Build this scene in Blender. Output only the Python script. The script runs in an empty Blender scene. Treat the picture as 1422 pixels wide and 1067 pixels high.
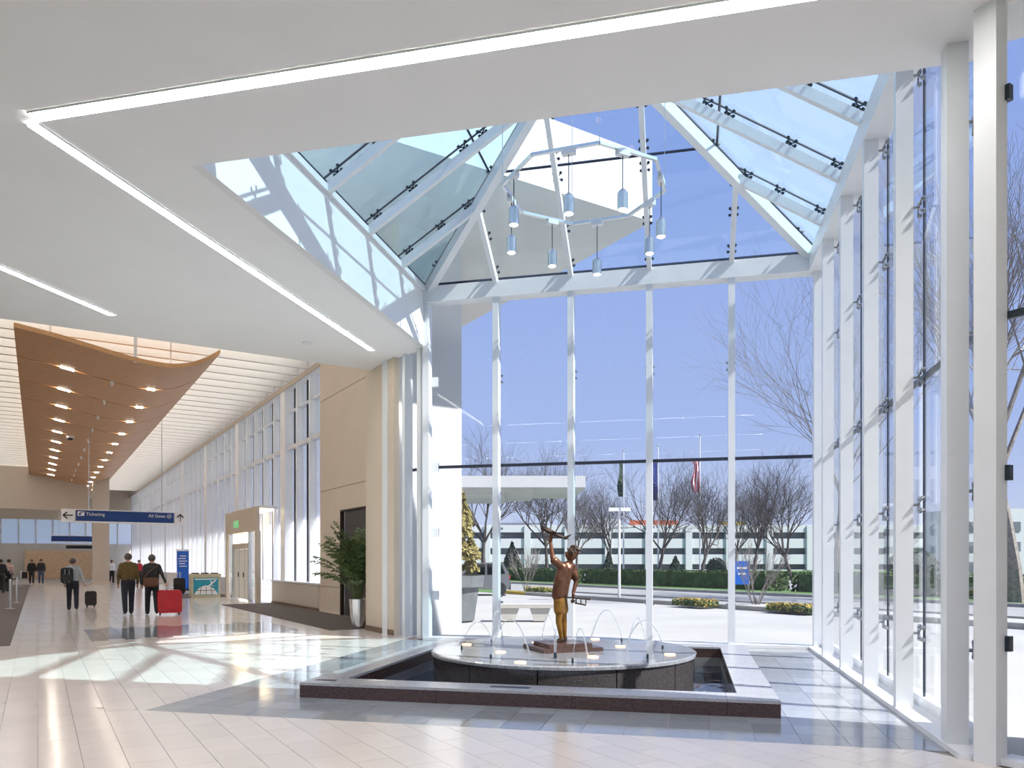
import bpy, bmesh, math, random
import numpy as np
from mathutils import Vector, Matrix

# ------------------------------------------------------------------ camera, world, sun, exposure
SC = bpy.context.scene
COL = SC.collection
EYE, FPX, HX, HY, YAW = 1.6, 1058.0, 711.0, 780.0, math.radians(13.1)
cam = bpy.data.cameras.new('camera')
cam.sensor_width = 36; cam.sensor_fit = 'HORIZONTAL'
cam.lens = FPX * 36 / 1422
cam.shift_y = (HY - 533.5) / 1422
cam.clip_end = 1500
camo = bpy.data.objects.new('camera', cam); COL.objects.link(camo)
camo.location = (0, 0, EYE); camo.rotation_euler = (math.pi / 2, 0, YAW)
SC.camera = camo

world = bpy.data.worlds.new('sky'); SC.world = world; world.use_nodes = True
wn = world.node_tree; wn.nodes.clear()
w_out = wn.nodes.new('ShaderNodeOutputWorld'); w_bg = wn.nodes.new('ShaderNodeBackground')
w_tc = wn.nodes.new('ShaderNodeTexCoord'); w_sx = wn.nodes.new('ShaderNodeSeparateXYZ'); w_cr = wn.nodes.new('ShaderNodeValToRGB')
wn.links.new(w_tc.outputs['Generated'], w_sx.inputs[0]); wn.links.new(w_sx.outputs['Z'], w_cr.inputs[0])
wn.links.new(w_cr.outputs[0], w_bg.inputs[0]); wn.links.new(w_bg.outputs[0], w_out.inputs[0])
cr = w_cr.color_ramp
cr.elements[0].position = 0.0; cr.elements[0].color = (.74, .80, 1.0, 1)
cr.elements[1].position = 1.0; cr.elements[1].color = (.25, .38, .84, 1)
e = cr.elements.new(.16); e.color = (.47, .60, .99, 1)
e = cr.elements.new(.45); e.color = (.34, .48, .95, 1)
w_bg.inputs[1].default_value = 0.325

SUN_EL, SUN_AZ = math.radians(47), math.radians(-10)      # azimuth from +X towards +Y
sun = bpy.data.lights.new('sun', 'SUN'); sun.energy = 3.7; sun.angle = math.radians(.53); sun.color = (1, .965, .91)
suno = bpy.data.objects.new('sun', sun); COL.objects.link(suno)
to_sun = Vector((math.cos(SUN_EL) * math.cos(SUN_AZ), math.cos(SUN_EL) * math.sin(SUN_AZ), math.sin(SUN_EL)))
suno.rotation_euler = to_sun.to_track_quat('Z', 'Y').to_euler(); suno.location = (30, -10, 40)

vs = SC.view_settings
vs.view_transform = 'Standard'; vs.look = 'None'; vs.gamma = 1.0; vs.exposure = 1.45; vs.use_curve_mapping = False
SC.cycles.max_bounces = 12; SC.cycles.transparent_max_bounces = 40; SC.cycles.diffuse_bounces = 5
SC.cycles.sample_clamp_indirect = 6.0
STRIP_EMIT = 12.5

# ------------------------------------------------------------------ coordinates
CT, ST = math.cos(YAW), math.sin(YAW)
RT = Vector((CT, ST, 0)); FW = Vector((-ST, CT, 0))
Q = math.sqrt(.5)
def px(u, d, v=None):                      # point at depth d along pixel column u (height from v)
    p = RT * ((u - HX) / FPX * d) + FW * d
    p.z = 0 if v is None else EYE + (HY - v) / FPX * d
    return p
def gp(u, v, z=0.0):                       # pixel on the horizontal plane z
    d = (z - EYE) * FPX / (HY - v)
    p = RT * ((u - HX) / FPX * d) + FW * d; p.z = z
    return p
def CW(s, n, z=0.0):                       # concourse frame: s along the concourse, n towards its window wall
    return Vector(((n - s) * Q, (n + s) * Q, z))
SD = Vector((-Q, Q, 0)); ND = Vector((Q, Q, 0)); UP = Vector((0, 0, 1))

# ------------------------------------------------------------------ materials
M = {}
def nodes_of(name):
    m = bpy.data.materials.new(name); m.use_nodes = True; M[name] = m
    nt = m.node_tree
    return m, nt, nt.nodes['Principled BSDF'], nt.nodes['Material Output']
def mat(name, col, rough=.5, metal=0.0, var=.06, scale=6.0, bump=0.0, spec=.5, coat=0.0, emit=0.0, island=0.0, stretch=None, ior=None):
    m, nt, b, o = nodes_of(name)
    tc = nt.nodes.new('ShaderNodeTexCoord'); nz = nt.nodes.new('ShaderNodeTexNoise')
    nz.inputs['Scale'].default_value = scale; nz.inputs['Detail'].default_value = 4
    src = tc.outputs['Object']
    if stretch:
        mp = nt.nodes.new('ShaderNodeMapping'); mp.inputs['Scale'].default_value = stretch; mp.inputs['Rotation'].default_value = (0, 0, math.radians(-45))
        nt.links.new(src, mp.inputs[0]); src = mp.outputs[0]
    nt.links.new(src, nz.inputs['Vector'])
    rp = nt.nodes.new('ShaderNodeValToRGB')
    a = [max(0, c * (1 - var)) for c in col]; c2 = [min(1, c * (1 + var)) for c in col]
    rp.color_ramp.elements[0].position = .3; rp.color_ramp.elements[1].position = .7
    rp.color_ramp.elements[0].color = (*a, 1); rp.color_ramp.elements[1].color = (*c2, 1)
    nt.links.new(nz.outputs['Fac'], rp.inputs[0])
    colout = rp.outputs[0]
    if island:
        oi = nt.nodes.new('ShaderNodeObjectInfo'); ge = nt.nodes.new('ShaderNodeNewGeometry')
        ad = nt.nodes.new('ShaderNodeMath'); ad.operation = 'ADD'; fr = nt.nodes.new('ShaderNodeMath'); fr.operation = 'FRACT'
        nt.links.new(oi.outputs['Random'], ad.inputs[0]); nt.links.new(ge.outputs['Random Per Island'], ad.inputs[1]); nt.links.new(ad.outputs[0], fr.inputs[0])
        mr = nt.nodes.new('ShaderNodeMapRange'); mr.inputs['To Min'].default_value = 1 - island; mr.inputs['To Max'].default_value = 1 + island
        nt.links.new(fr.outputs[0], mr.inputs['Value'])
        hs = nt.nodes.new('ShaderNodeHueSaturation'); nt.links.new(mr.outputs[0], hs.inputs['Value']); nt.links.new(colout, hs.inputs['Color'])
        colout = hs.outputs[0]
    nt.links.new(colout, b.inputs['Base Color'])
    b.inputs['Roughness'].default_value = rough; b.inputs['Metallic'].default_value = metal
    b.inputs['Specular IOR Level'].default_value = spec; b.inputs['Coat Weight'].default_value = coat
    if ior: b.inputs['IOR'].default_value = ior
    if bump:
        bp = nt.nodes.new('ShaderNodeBump'); bp.inputs['Strength'].default_value = bump; bp.inputs['Distance'].default_value = .01
        nt.links.new(nz.outputs['Fac'], bp.inputs['Height']); nt.links.new(bp.outputs[0], b.inputs['Normal'])
    if emit:
        b.inputs['Emission Color'].default_value = (*col, 1); b.inputs['Emission Strength'].default_value = emit
    return m
def glass(name, tint, milk=0.0, f0=.04, top=.9):
    m, nt, b, o = nodes_of(name); nt.nodes.remove(b)
    lw = nt.nodes.new('ShaderNodeLayerWeight'); lw.inputs[0].default_value = .5
    pw = nt.nodes.new('ShaderNodeMath'); pw.operation = 'POWER'; pw.inputs[1].default_value = 5
    mr = nt.nodes.new('ShaderNodeMapRange'); mr.inputs['To Min'].default_value = f0; mr.inputs['To Max'].default_value = top
    nt.links.new(lw.outputs['Facing'], pw.inputs[0]); nt.links.new(pw.outputs[0], mr.inputs['Value'])
    nz = nt.nodes.new('ShaderNodeTexNoise'); nz.inputs['Scale'].default_value = .7
    rp = nt.nodes.new('ShaderNodeValToRGB')
    rp.color_ramp.elements[0].color = (*[c * .985 for c in tint], 1); rp.color_ramp.elements[1].color = (*tint, 1)
    nt.links.new(nz.outputs['Fac'], rp.inputs[0])
    tr = nt.nodes.new('ShaderNodeBsdfTransparent'); nt.links.new(rp.outputs[0], tr.inputs[0])
    gl = nt.nodes.new('ShaderNodeBsdfGlossy'); gl.inputs['Roughness'].default_value = 0.0
    base = tr.outputs[0]
    if milk:
        tl = nt.nodes.new('ShaderNodeBsdfTranslucent'); tl.inputs[0].default_value = (.95, .96, 1, 1)
        mx0 = nt.nodes.new('ShaderNodeMixShader'); mx0.inputs[0].default_value = milk
        nt.links.new(base, mx0.inputs[1]); nt.links.new(tl.outputs[0], mx0.inputs[2]); base = mx0.outputs[0]
    mx = nt.nodes.new('ShaderNodeMixShader')
    nt.links.new(mr.outputs[0], mx.inputs[0]); nt.links.new(base, mx.inputs[1]); nt.links.new(gl.outputs[0], mx.inputs[2])
    nt.links.new(mx.outputs[0], o.inputs['Surface'])
    return m
def emitter(name, col, strength):
    m, nt, b, o = nodes_of(name)
    nz = nt.nodes.new('ShaderNodeTexNoise'); nz.inputs['Scale'].default_value = 2
    rp = nt.nodes.new('ShaderNodeValToRGB'); rp.color_ramp.elements[0].color = (*[c * .97 for c in col], 1); rp.color_ramp.elements[1].color = (*col, 1)
    nt.links.new(nz.outputs['Fac'], rp.inputs[0])
    b.inputs['Base Color'].default_value = (*col, 1); nt.links.new(rp.outputs[0], b.inputs['Emission Color']); b.inputs['Emission Strength'].default_value = strength
    return m

mat('ceiling_white', (.87, .87, .88), .85, var=.01, scale=1.5)
mat('white_paint', (.76, .77, .79), .32, var=.015, scale=3)
mat('white_steel', (.70, .72, .75), .30, var=.02, scale=3)
mat('white_fin', (.88, .89, .90), .35, var=.01)
mat('dark_joint', (.012, .02, .045), .35, var=.2)
mat('dark_steel', (.035, .045, .06), .3, metal=.6, var=.2)
mat('fitting_steel', (.30, .32, .35), .3, metal=.9, var=.1)
mat('steel', (.62, .64, .66), .25, metal=1, var=.05)
mat('silver_pot', (.72, .72, .72), .22, metal=1, var=.05)
mat('beige_tile', (.70, .645, .605), .13, var=.03, scale=1.6, island=.035, spec=.35)
mat('grey_tile', (.285, .30, .325), .09, var=.06, scale=9, island=.16, spec=.7)
mat('grout', (.30, .265, .24), .8, var=.1)
mat('granite_curb', (.065, .038, .032), .22, var=.45, scale=55)
mat('granite_curb_lit', (.36, .36, .38), .22, var=.2, scale=60)  # kerb granite in a paler colour, standing for light on its top
mat('granite_disc', (.055, .05, .052), .10, var=.5, scale=70, spec=.8)
mat('granite_wet', (.21, .22, .235), .05, var=.25, scale=30, spec=.9, bump=.15)
mat('pool_stone', (.17, .17, .18), .4, var=.25, scale=30)
mat('beige_wall', (.62, .53, .425), .55, var=.025, scale=1.2)
mat('beige_sill', (.57, .49, .41), .3, var=.03, scale=2)
mat('base_brown', (.16, .10, .065), .5, var=.1)
mat('bulkhead', (.72, .69, .65), .7, var=.02)
mat('taupe_wall', (.55, .47, .385), .6, var=.03)
mat('wood', (.57, .315, .145), .42, var=.14, scale=3, stretch=(.5, 9, 9))
mat('light_wood', (.62, .44, .28), .5, var=.12, scale=4)
mat('baffle_white', (.82, .81, .78), .7, var=.015)
mat('mat_carpet', (.105, .088, .078), .95, var=.25, scale=160, bump=.3)
mat('left_carpet', (.12, .10, .095), .95, var=.2, scale=120, bump=.3)
mat('exterior_white', (.58, .58, .585), .7, var=.03, scale=.8)
mat('concrete_drive', (.36, .355, .345), .85, var=.07, scale=.5)
mat('asphalt', (.27, .27, .27), .9, var=.08, scale=.6)
mat('kerb', (.30, .295, .285), .85, var=.08)
mat('kerb_yellow', (.55, .38, .05), .7, var=.1)
mat('grass', (.075, .15, .035), .95, var=.25, scale=2.5)
mat('hedge', (.06, .105, .03), .8, var=.45, scale=2.5)
mat('shrub_dark', (.035, .06, .035), .8, var=.45, scale=4)
mat('conifer_gold', (.26, .22, .075), .8, var=.35, scale=6)
mat('palm_leaf', (.075, .115, .035), .5, var=.4, scale=8)
mat('palm_stem', (.16, .20, .06), .6, var=.3)
mat('soil', (.05, .035, .025), .95, var=.3)
mat('bark', (.075, .062, .055), .9, var=.3, scale=8)
mat('bark_light', (.24, .21, .19), .9, var=.3, scale=8)
mat('flower_yellow', (.40, .30, .07), .8, var=.4, scale=10)
mat('planter_grey', (.13, .14, .15), .6, var=.15, scale=4)
mat('bench_concrete', (.42, .40, .37), .8, var=.06)
mat('bronze', (.12, .055, .032), .42, metal=.75, var=.35, scale=14)
mat('bronze_gold', (.27, .135, .03), .38, metal=.75, var=.4, scale=10)
mat('bronze_dark', (.045, .026, .018), .55, metal=.35, var=.4, scale=14)
mat('blue_sign', (.006, .045, .22), .3, var=.05)
mat('blue_kiosk', (.012, .12, .55), .3, var=.08)
mat('sign_white', (.85, .85, .86), .4, var=.02)
mat('black_print', (.01, .01, .012), .4, var=.1)
mat('green_exit', (.12, .42, .16), .4, var=.05, emit=.4)
mat('black_cloth', (.014, .014, .017), .8, var=.3, scale=20)
mat('jacket', (.018, .017, .019), .6, var=.3, scale=20)
mat('navy_cloth', (.018, .02, .032), .85, var=.25, scale=20)
mat('olive_cloth', (.13, .085, .028), .85, var=.2, scale=20)
mat('grey_cloth', (.36, .40, .43), .85, var=.12, scale=20)
mat('pink_cloth', (.48, .33, .31), .85, var=.12, scale=20)
mat('white_cloth', (.70, .71, .74), .85, var=.06, scale=20)
mat('red_cloth', (.40, .02, .03), .8, var=.15, scale=20)
mat('jeans', (.07, .09, .16), .85, var=.2, scale=20)
mat('brown_leather', (.13, .05, .02), .5, var=.2, scale=20)
mat('skin', (.48, .27, .19), .55, var=.08)
mat('hair', (.035, .022, .016), .6, var=.3, scale=30)
mat('hair_grey', (.10, .085, .075), .6, var=.3, scale=30)
mat('red_case', (.50, .006, .012), .4, var=.12, scale=8)
mat('black_case', (.018, .014, .014), .5, var=.2)
mat('teal_print', (.02, .30, .42), .4, var=.15, scale=3)
mat('bin_beige', (.55, .50, .36), .5, var=.04)
mat('coral', (.60, .16, .09), .7, var=.2)
mat('garage_white', (.62, .63, .65), .8, var=.03)
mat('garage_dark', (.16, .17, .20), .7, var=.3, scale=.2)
mat('car_silver', (.20, .21, .23), .25, metal=.5, var=.05)
mat('tyre', (.015, .015, .016), .8, var=.2)
mat('tail_red', (.45, .02, .02), .3, var=.1)
mat('flag_red', (.50, .05, .07), .8, var=.1)
mat('flag_blue', (.02, .035, .18), .8, var=.1)
mat('flag_white', (.75, .75, .78), .8, var=.05)
mat('dark_door', (.022, .015, .014), .35, var=.15)
mat('door_panel', (.84, .83, .76), .4, var=.04)
emitter('strip_light', (1.0, .955, .91), STRIP_EMIT)
emitter('down_light', (1.0, .90, .78), 20.0)
emitter('lamp_glow', (1.0, .88, .74), 1.0)
emitter('pool_light', (1.0, .55, .28), .8)
emitter('vestibule_glow', (1.0, .80, .50), 2.0)
emitter('baffle_fill_light', (1.0, .95, .89), 1.7)  # glow of the fill lamps added in the concourse
glass('clear_glass', (.965, .98, .99), milk=.012, f0=.006)
glass('roof_glass', (.94, .98, .99), f0=.02)
glass('roof_glass_teal', (.70, .85, .89), milk=.10, f0=.02)
glass('milk_glass', (.92, .95, 1.0), milk=.5, f0=.02)
glass('hazy_glass', (.94, .96, 1.0), milk=.07, f0=.02)
glass('door_glass', (.96, .97, .92), milk=.3, f0=.03)
glass('car_glass', (.10, .11, .13), f0=.06)
glass('water_jet', (.90, .94, .96), milk=.25, f0=.16)
mw, nt, b, o = nodes_of('water')
b.inputs['Base Color'].default_value = (.02, .03, .04, 1); b.inputs['Roughness'].default_value = .03; b.inputs['IOR'].default_value = 1.33
nz = nt.nodes.new('ShaderNodeTexNoise'); nz.inputs['Scale'].default_value = 9; bp = nt.nodes.new('ShaderNodeBump'); bp.inputs['Strength'].default_value = .5; bp.inputs['Distance'].default_value = .03
nt.links.new(nz.outputs['Fac'], bp.inputs['Height']); nt.links.new(bp.outputs[0], b.inputs['Normal'])

# ------------------------------------------------------------------ mesh builder
def wloc(p):
    v = Vector((0, 0, 0))
    while p is not None:
        v = v + p.location; p = p.parent
    return v
class MB:
    def __init__(s): s.v = []; s.f = []; s.m = []; s.cur = 0
    def add(s, vs, fs):
        o = len(s.v); s.v += [tuple(q) for q in vs]; s.f += [tuple(i + o for i in f) for f in fs]; s.m += [s.cur] * len(fs); return s
    def obox(s, c, ax, ay, az):          # centre and three half-axis vectors
        c = Vector(c); ax = Vector(ax); ay = Vector(ay); az = Vector(az)
        vs = [c + ax * i + ay * j + az * k for k in (-1, 1) for j in (-1, 1) for i in (-1, 1)]
        return s.add(vs, [(0, 2, 3, 1), (4, 5, 7, 6), (0, 1, 5, 4), (2, 6, 7, 3), (0, 4, 6, 2), (1, 3, 7, 5)])
    def box(s, x0, x1, y0, y1, z0, z1):
        return s.obox(((x0 + x1) / 2, (y0 + y1) / 2, (z0 + z1) / 2), ((x1 - x0) / 2, 0, 0), (0, (y1 - y0) / 2, 0), (0, 0, (z1 - z0) / 2))
    def cbox(s, s0, s1, n0, n1, z0, z1):  # box in the concourse frame
        return s.obox(CW((s0 + s1) / 2, (n0 + n1) / 2, (z0 + z1) / 2), SD * ((s1 - s0) / 2), ND * (-(n1 - n0) / 2), UP * ((z1 - z0) / 2))
    def beam(s, a, b, w, h, up=UP):       # rectangular bar from a to b
        a = Vector(a); b = Vector(b); d = b - a; L = d.length; d.normalize()
        side = d.cross(Vector(up)); side.normalize(); u2 = side.cross(d)
        return s.obox((a + b) / 2, d * (L / 2), side * (-w / 2), u2 * (h / 2))
    def prism(s, poly, z0, z1):
        n = len(poly); A = sum(poly[i][0] * poly[(i + 1) % n][1] - poly[(i + 1) % n][0] * poly[i][1] for i in range(n))
        if A < 0: poly = poly[::-1]
        vs = [(p[0], p[1], z0) for p in poly] + [(p[0], p[1], z1) for p in poly]
        fs = [tuple(range(n - 1, -1, -1)), tuple(range(n, 2 * n))] + [(i, (i + 1) % n, n + (i + 1) % n, n + i) for i in range(n)]
        return s.add(vs, fs)
    def slab(s, pts, nrm, th):            # polygon extruded along a normal
        n = len(pts); nrm = Vector(nrm)
        vs = [Vector(p) for p in pts] + [Vector(p) + nrm * th for p in pts]
        a = sum((Vector(pts[i]).cross(Vector(pts[(i + 1) % n])) for i in range(n)), Vector())
        r = list(range(n))
        fs = [tuple(r[::-1]), tuple(n + i for i in r)] + [(i, (i + 1) % n, n + (i + 1) % n, n + i) for i in r]
        if a.dot(nrm) < 0: fs = [f[::-1] for f in fs]
        return s.add(vs, fs)
    def tube(s, pts, rad, k=6, cap=True):
        pts = [Vector(p) for p in pts]; n = len(pts)
        if not hasattr(rad, '__len__'): rad = [rad] * n
        vs = []; prev = None
        for i, p in enumerate(pts):
            d = (pts[min(i + 1, n - 1)] - pts[max(i - 1, 0)]).normalized()
            if prev is None:
                prev = d.orthogonal().normalized()
            a = (prev - d * prev.dot(d)).normalized(); prev = a; b = d.cross(a)
            for j in range(k):
                t = 2 * math.pi * j / k; vs.append(p + (a * math.cos(t) + b * math.sin(t)) * rad[i])
        fs = [(i * k + j, i * k + (j + 1) % k, (i + 1) * k + (j + 1) % k, (i + 1) * k + j) for i in range(n - 1) for j in range(k)]
        if cap: fs += [tuple(range(k - 1, -1, -1)), tuple((n - 1) * k + j for j in range(k))]
        return s.add(vs, fs)
    def lathe(s, prof, c=(0, 0, 0), k=24, M4=None):
        vs = []; n = len(prof)
        for r, z in prof:
            for j in range(k):
                t = 2 * math.pi * j / k; p = Vector((r * math.cos(t), r * math.sin(t), z))
                vs.append((M4 @ p if M4 else p) + Vector(c))
        fs = [(i * k + j, i * k + (j + 1) % k, (i + 1) * k + (j + 1) % k, (i + 1) * k + j) for i in range(n - 1) for j in range(k)]
        fs += [tuple(range(k - 1, -1, -1)), tuple((n - 1) * k + j for j in range(k))]
        return s.add(vs, fs)
    def ball(s, c, r, k=10, sq=(1, 1, 1)):
        pr = [(math.sin(math.pi * i / k), -math.cos(math.pi * i / k)) for i in range(k + 1)]
        pr[0] = (.001, -1); pr[-1] = (.001, 1)
        return s.lathe([(a * r, b * r) for a, b in pr], c, k + 2, Matrix.Diagonal(sq).to_4x4())
    def data(s, name, mats, smooth=False, off=(0, 0, 0)):
        me = bpy.data.meshes.new(name); o = Vector(off)
        me.from_pydata([tuple(Vector(q) - o) for q in s.v], [], s.f)
        for m_ in (mats if isinstance(mats, (list, tuple)) else [mats]): me.materials.append(M[m_])
        if isinstance(mats, (list, tuple)) and len(mats) > 1: me.polygons.foreach_set('material_index', s.m)
        if smooth: me.polygons.foreach_set('use_smooth', [True] * len(me.polygons))
        me.update(); return me
    def build(s, name, mats, parent=None, smooth=False, origin=None):
        if parent is not None: off = wloc(parent)
        elif origin is not None: off = Vector(origin)
        else:
            a = np.array(s.v); off = Vector(((a[:, 0].min() + a[:, 0].max()) / 2, (a[:, 1].min() + a[:, 1].max()) / 2, a[:, 2].min()))
        ob = bpy.data.objects.new(name, s.data(name, mats, smooth, off)); COL.objects.link(ob)
        if parent is not None: ob.parent = parent
        else: ob.location = off
        return ob
def tag(o, label, cat, group=None, kind=None):
    o['label'] = label; o['category'] = cat
    if group: o['group'] = group
    if kind: o['kind'] = kind
    return o
def thing(name, loc, label, cat, group=None, kind=None):
    o = bpy.data.objects.new(name, None); o.empty_display_size = .2; COL.objects.link(o); o.location = loc
    return tag(o, label, cat, group, kind)
def inst(name, me, parent, mtx):
    o = bpy.data.objects.new(name, me); COL.objects.link(o); o.parent = parent; o.matrix_basis = mtx; return o
def clip(poly, nx, ny, c):               # keep nx*x+ny*y <= c
    out = []; n = len(poly)
    for i in range(n):
        a, b = poly[i], poly[(i + 1) % n]; da = nx * a[0] + ny * a[1] - c; db = nx * b[0] + ny * b[1] - c
        if da <= 0: out.append(a)
        if (da < 0 < db) or (db < 0 < da):
            t = da / (da - db); out.append((a[0] + (b[0] - a[0]) * t, a[1] + (b[1] - a[1]) * t))
    return out
def area(p): return abs(sum(p[i][0] * p[(i + 1) % len(p)][1] - p[(i + 1) % len(p)][0] * p[i][1] for i in range(len(p)))) / 2 if len(p) > 2 else 0
def lettering(parent, text, pos, size, right, up, m='sign_white', name='lettering', align='LEFT'):
    cu = bpy.data.curves.new(name, 'FONT'); cu.body = text; cu.size = size; cu.extrude = .004; cu.align_x = align
    cu.materials.append(M[m])
    tmp = bpy.data.objects.new(name, cu); COL.objects.link(tmp)
    dg = bpy.context.evaluated_depsgraph_get(); dg.update()
    me = bpy.data.meshes.new_from_object(tmp.evaluated_get(dg)); bpy.data.objects.remove(tmp); bpy.data.curves.remove(cu)
    if not me.materials: me.materials.append(M[m])
    o = bpy.data.objects.new(name, me); COL.objects.link(o); o.parent = parent
    r = Vector(right).normalized(); u = Vector(up).normalized(); n = r.cross(u)
    mt = Matrix((r, u, n)).transposed().to_4x4(); mt.translation = Vector(pos) - wloc(parent); o.matrix_basis = mt
    return o

# ------------------------------------------------------------------ main dimensions
X0, X1, Y0, Y1 = -5.28, 2.28, 7.45, 14.88          # skylight eave rectangle
BAY = (X1 - X0) / 5
ZC, ZE, RISE = 6.0, 7.2, 2.40                       # ceiling, eave, rise of the glass pyramid
FX0, FX1, FY0, FY1 = -4.47, .91, 8.17, 13.50        # fountain kerb outside
RW = .41
NW = 8.0                                            # concourse window wall plane

# ------------------------------------------------------------------ floor
big = [(2.5, 15.3), (2.5, 6.9), (12, -2.6), (12, -12), (-40, -12), (-75, 45), (-53, 67), (-6.2, 15.9)]
hx0, hx1, hy0, hy1 = FX0 + RW - .06, FX1 - RW + .06, FY0 + RW - .06, FY1 - RW + .06
mb = MB()
mb.prism([(2.5, hy0), (2.5, 6.9), (12, -2.6), (12, -12), (-40, -12), (-40 - 35 * (hy0 + 12) / 57, hy0)], -.30, -.008)
mb.prism([(-40 - 35 * (hy0 + 12) / 57, hy0), (hx0, hy0), (hx0, 15.3), (-5.5, 15.3), (-6.2, 15.9), (-53, 67), (-75, 45)], -.30, -.008)
mb.prism([(hx1, hy0), (2.5, hy0), (2.5, 15.3), (hx1, 15.3)], -.30, -.008)
mb.prism([(hx0, hy1), (hx1, hy1), (hx1, 15.3), (hx0, 15.3)], -.30, -.008)
floor = mb.build('floor', 'grout', origin=(0, 0, 0)); tag(floor, 'polished beige tile floor of the hall and concourse', 'floor', kind='structure')
GX0, GX1, GY0, GY1 = -5.70, 2.16, 7.07, 15.2        # grey granite field round the fountain
def in_grey_band(s, n): return 17.6 < s < 20.6 and .9 < n < 5.2
TL, TW, G = .61, .305, .0022
beige = []
def tile_pieces(poly):
    A = clip(poly, 0, 1, GY0)                       # nearer than the grey field
    if area(A) > .002:
        A = clip(A, Q, Q, 6.36)
        A = clip(A, 1, 0, GX1 + .2)
        if area(A) > .002: yield A
    B = clip(clip(poly, 0, -1, -GY0), 1, 0, GX0)    # left of it
    if area(B) > .002: yield B
i0 = int(-6 / TW)
for i in range(i0, int(7.7 / TW) + 1):
    n0 = i * TW; offs = (i % 2) * TL / 2
    for j in range(-8, int(62 / TL)):
        s0 = j * TL + offs
        p = [CW(s0 + G, n0 + G), CW(s0 + TL - G, n0 + G), CW(s0 + TL - G, n0 + TW - G), CW(s0 + G, n0 + TW - G)]
        sc, nc = s0 + TL / 2, n0 + TW / 2
        if sc < 4 and nc < -3: continue
        for q in tile_pieces([(a.x, a.y) for a in p]):
            cx = sum(a[0] for a in q) / len(q); cy = sum(a[1] for a in q) / len(q)
            d = -cx * ST + cy * CT; r = cx * CT + cy * ST
            if d < 4.6: continue
            u = HX + FPX * r / d
            if u < -60 or u > 1480: continue
            beige.append((d, q, in_grey_band(sc, nc)))
beige.sort(key=lambda t: t[0])
def tile_obj(name, q, m, parent):
    mb = MB(); mb.prism(q, -.012, 0); return mb.build(name, m, parent)
for d, q, g in beige[:300]: tile_obj('tile', q, 'beige_tile', floor)
mb = MB()
for d, q, g in beige[300:]:
    mb.cur = 1 if g else 0; mb.prism(q, -.012, 0)
o = mb.build('tile', ['beige_tile', 'grey_tile'], floor); o['kind'] = 'stuff'
# grey granite tiles
TG = .3925; TH = .40
ny = int((GY1 - GY0) / TH) + 1; nx = int(round((GX1 - GX0) / TG))
grey = []
for i in range(nx):
    for j in range(ny):
        x = GX0 + i * TG; y = GY0 + j * TH
        q = [(x + G, y + G), (x + TG - G, y + G), (x + TG - G, y + TH - G), (x + G, y + TH - G)]
        if x > FX0 and x + TG < FX1 and y > FY0 and y + TH < FY1: continue
        if y + TH > 14.9 : continue
        grey.append(((x + TG / 2) * 0 + y, q))
grey.sort(key=lambda t: t[0])
for d, q in grey[:300]: 
    if q[0][0] < FX1 and q[1][0] > FX0 and q[0][1] < FY1 and q[2][1] > FY0:
        # a tile running under the kerb: keep it outside the pool opening
        q = [(min(max(a, -99), 99), b_) for a, b_ in q]
        if q[0][0] > hx0 - .2 and q[1][0] < hx1 + .2 and q[0][1] > hy0 - .2 and q[2][1] < hy1 + .2: continue
    tile_obj('granite_tile', q, 'grey_tile', floor)

# mats and carpet
m_ = MB().cbox(17.2, 29.6, 5.75, 7.62, .001, .010).build('entrance_mat', 'mat_carpet'); tag(m_, 'dark brown walk-off mat along the beige wall and glass entrance', 'floor mat')
m_ = MB().cbox(35.8, 40.5, 4.6, 7.6, .001, .010).build('entrance_mat', 'mat_carpet'); tag(m_, 'grey mat strip under the recycling bins beyond the vestibule', 'floor mat')
m_ = MB().cbox(17.3, 62, -9, -.45, .001, .012).build('carpet', 'left_carpet'); tag(m_, 'dark grey carpet under the queue posts at the left edge', 'carpet')

# ------------------------------------------------------------------ ceilings
mb = MB()
L_ = lambda y: y - 16.6 * math.sqrt(2)
mb.prism([(2.45, Y0), (2.45, 6.75), (9.45, -.25), (9.45, -12), (L_(-12), -12), (L_(Y0), Y0)], ZC, ZC + .5)
mb.prism([(X0 - .12, Y0), (L_(Y0), Y0), (L_(14.98), 14.98), (-7.14, 16.33), (-6.55, 15.74), (X0 - .12, 15.0)], ZC, ZC + .5)
# soffit outside the angled window
mb.prism([(2.45 , 7.3), (2.45, 6.75), (9.45, -.25), (9.9, .2), (2.9, 7.2)], ZC + .02, ZC + .5)
ceiling = mb.build('ceiling', 'ceiling_white', origin=(0, 0, 0)); tag(ceiling, 'flat white ceiling over the foreground hall', 'ceiling', kind='structure')
mb = MB().box(X0 - .12, X0, Y0, 14.98, ZC, ZE - .05)
o = mb.build('wall_skylight_left', 'white_paint', origin=(X0, Y0, ZC)); tag(o, 'white upstand band at the left of the skylight opening', 'wall', kind='structure')
mb = MB().box(X0 - .12, X1, Y0 - .12, Y0, ZC + .5, ZE - .05)
o = mb.build('wall_skylight_near', 'white_paint', origin=(X0, Y0, ZC)); tag(o, 'white upstand above the near edge of the skylight opening', 'wall', kind='structure')

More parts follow.
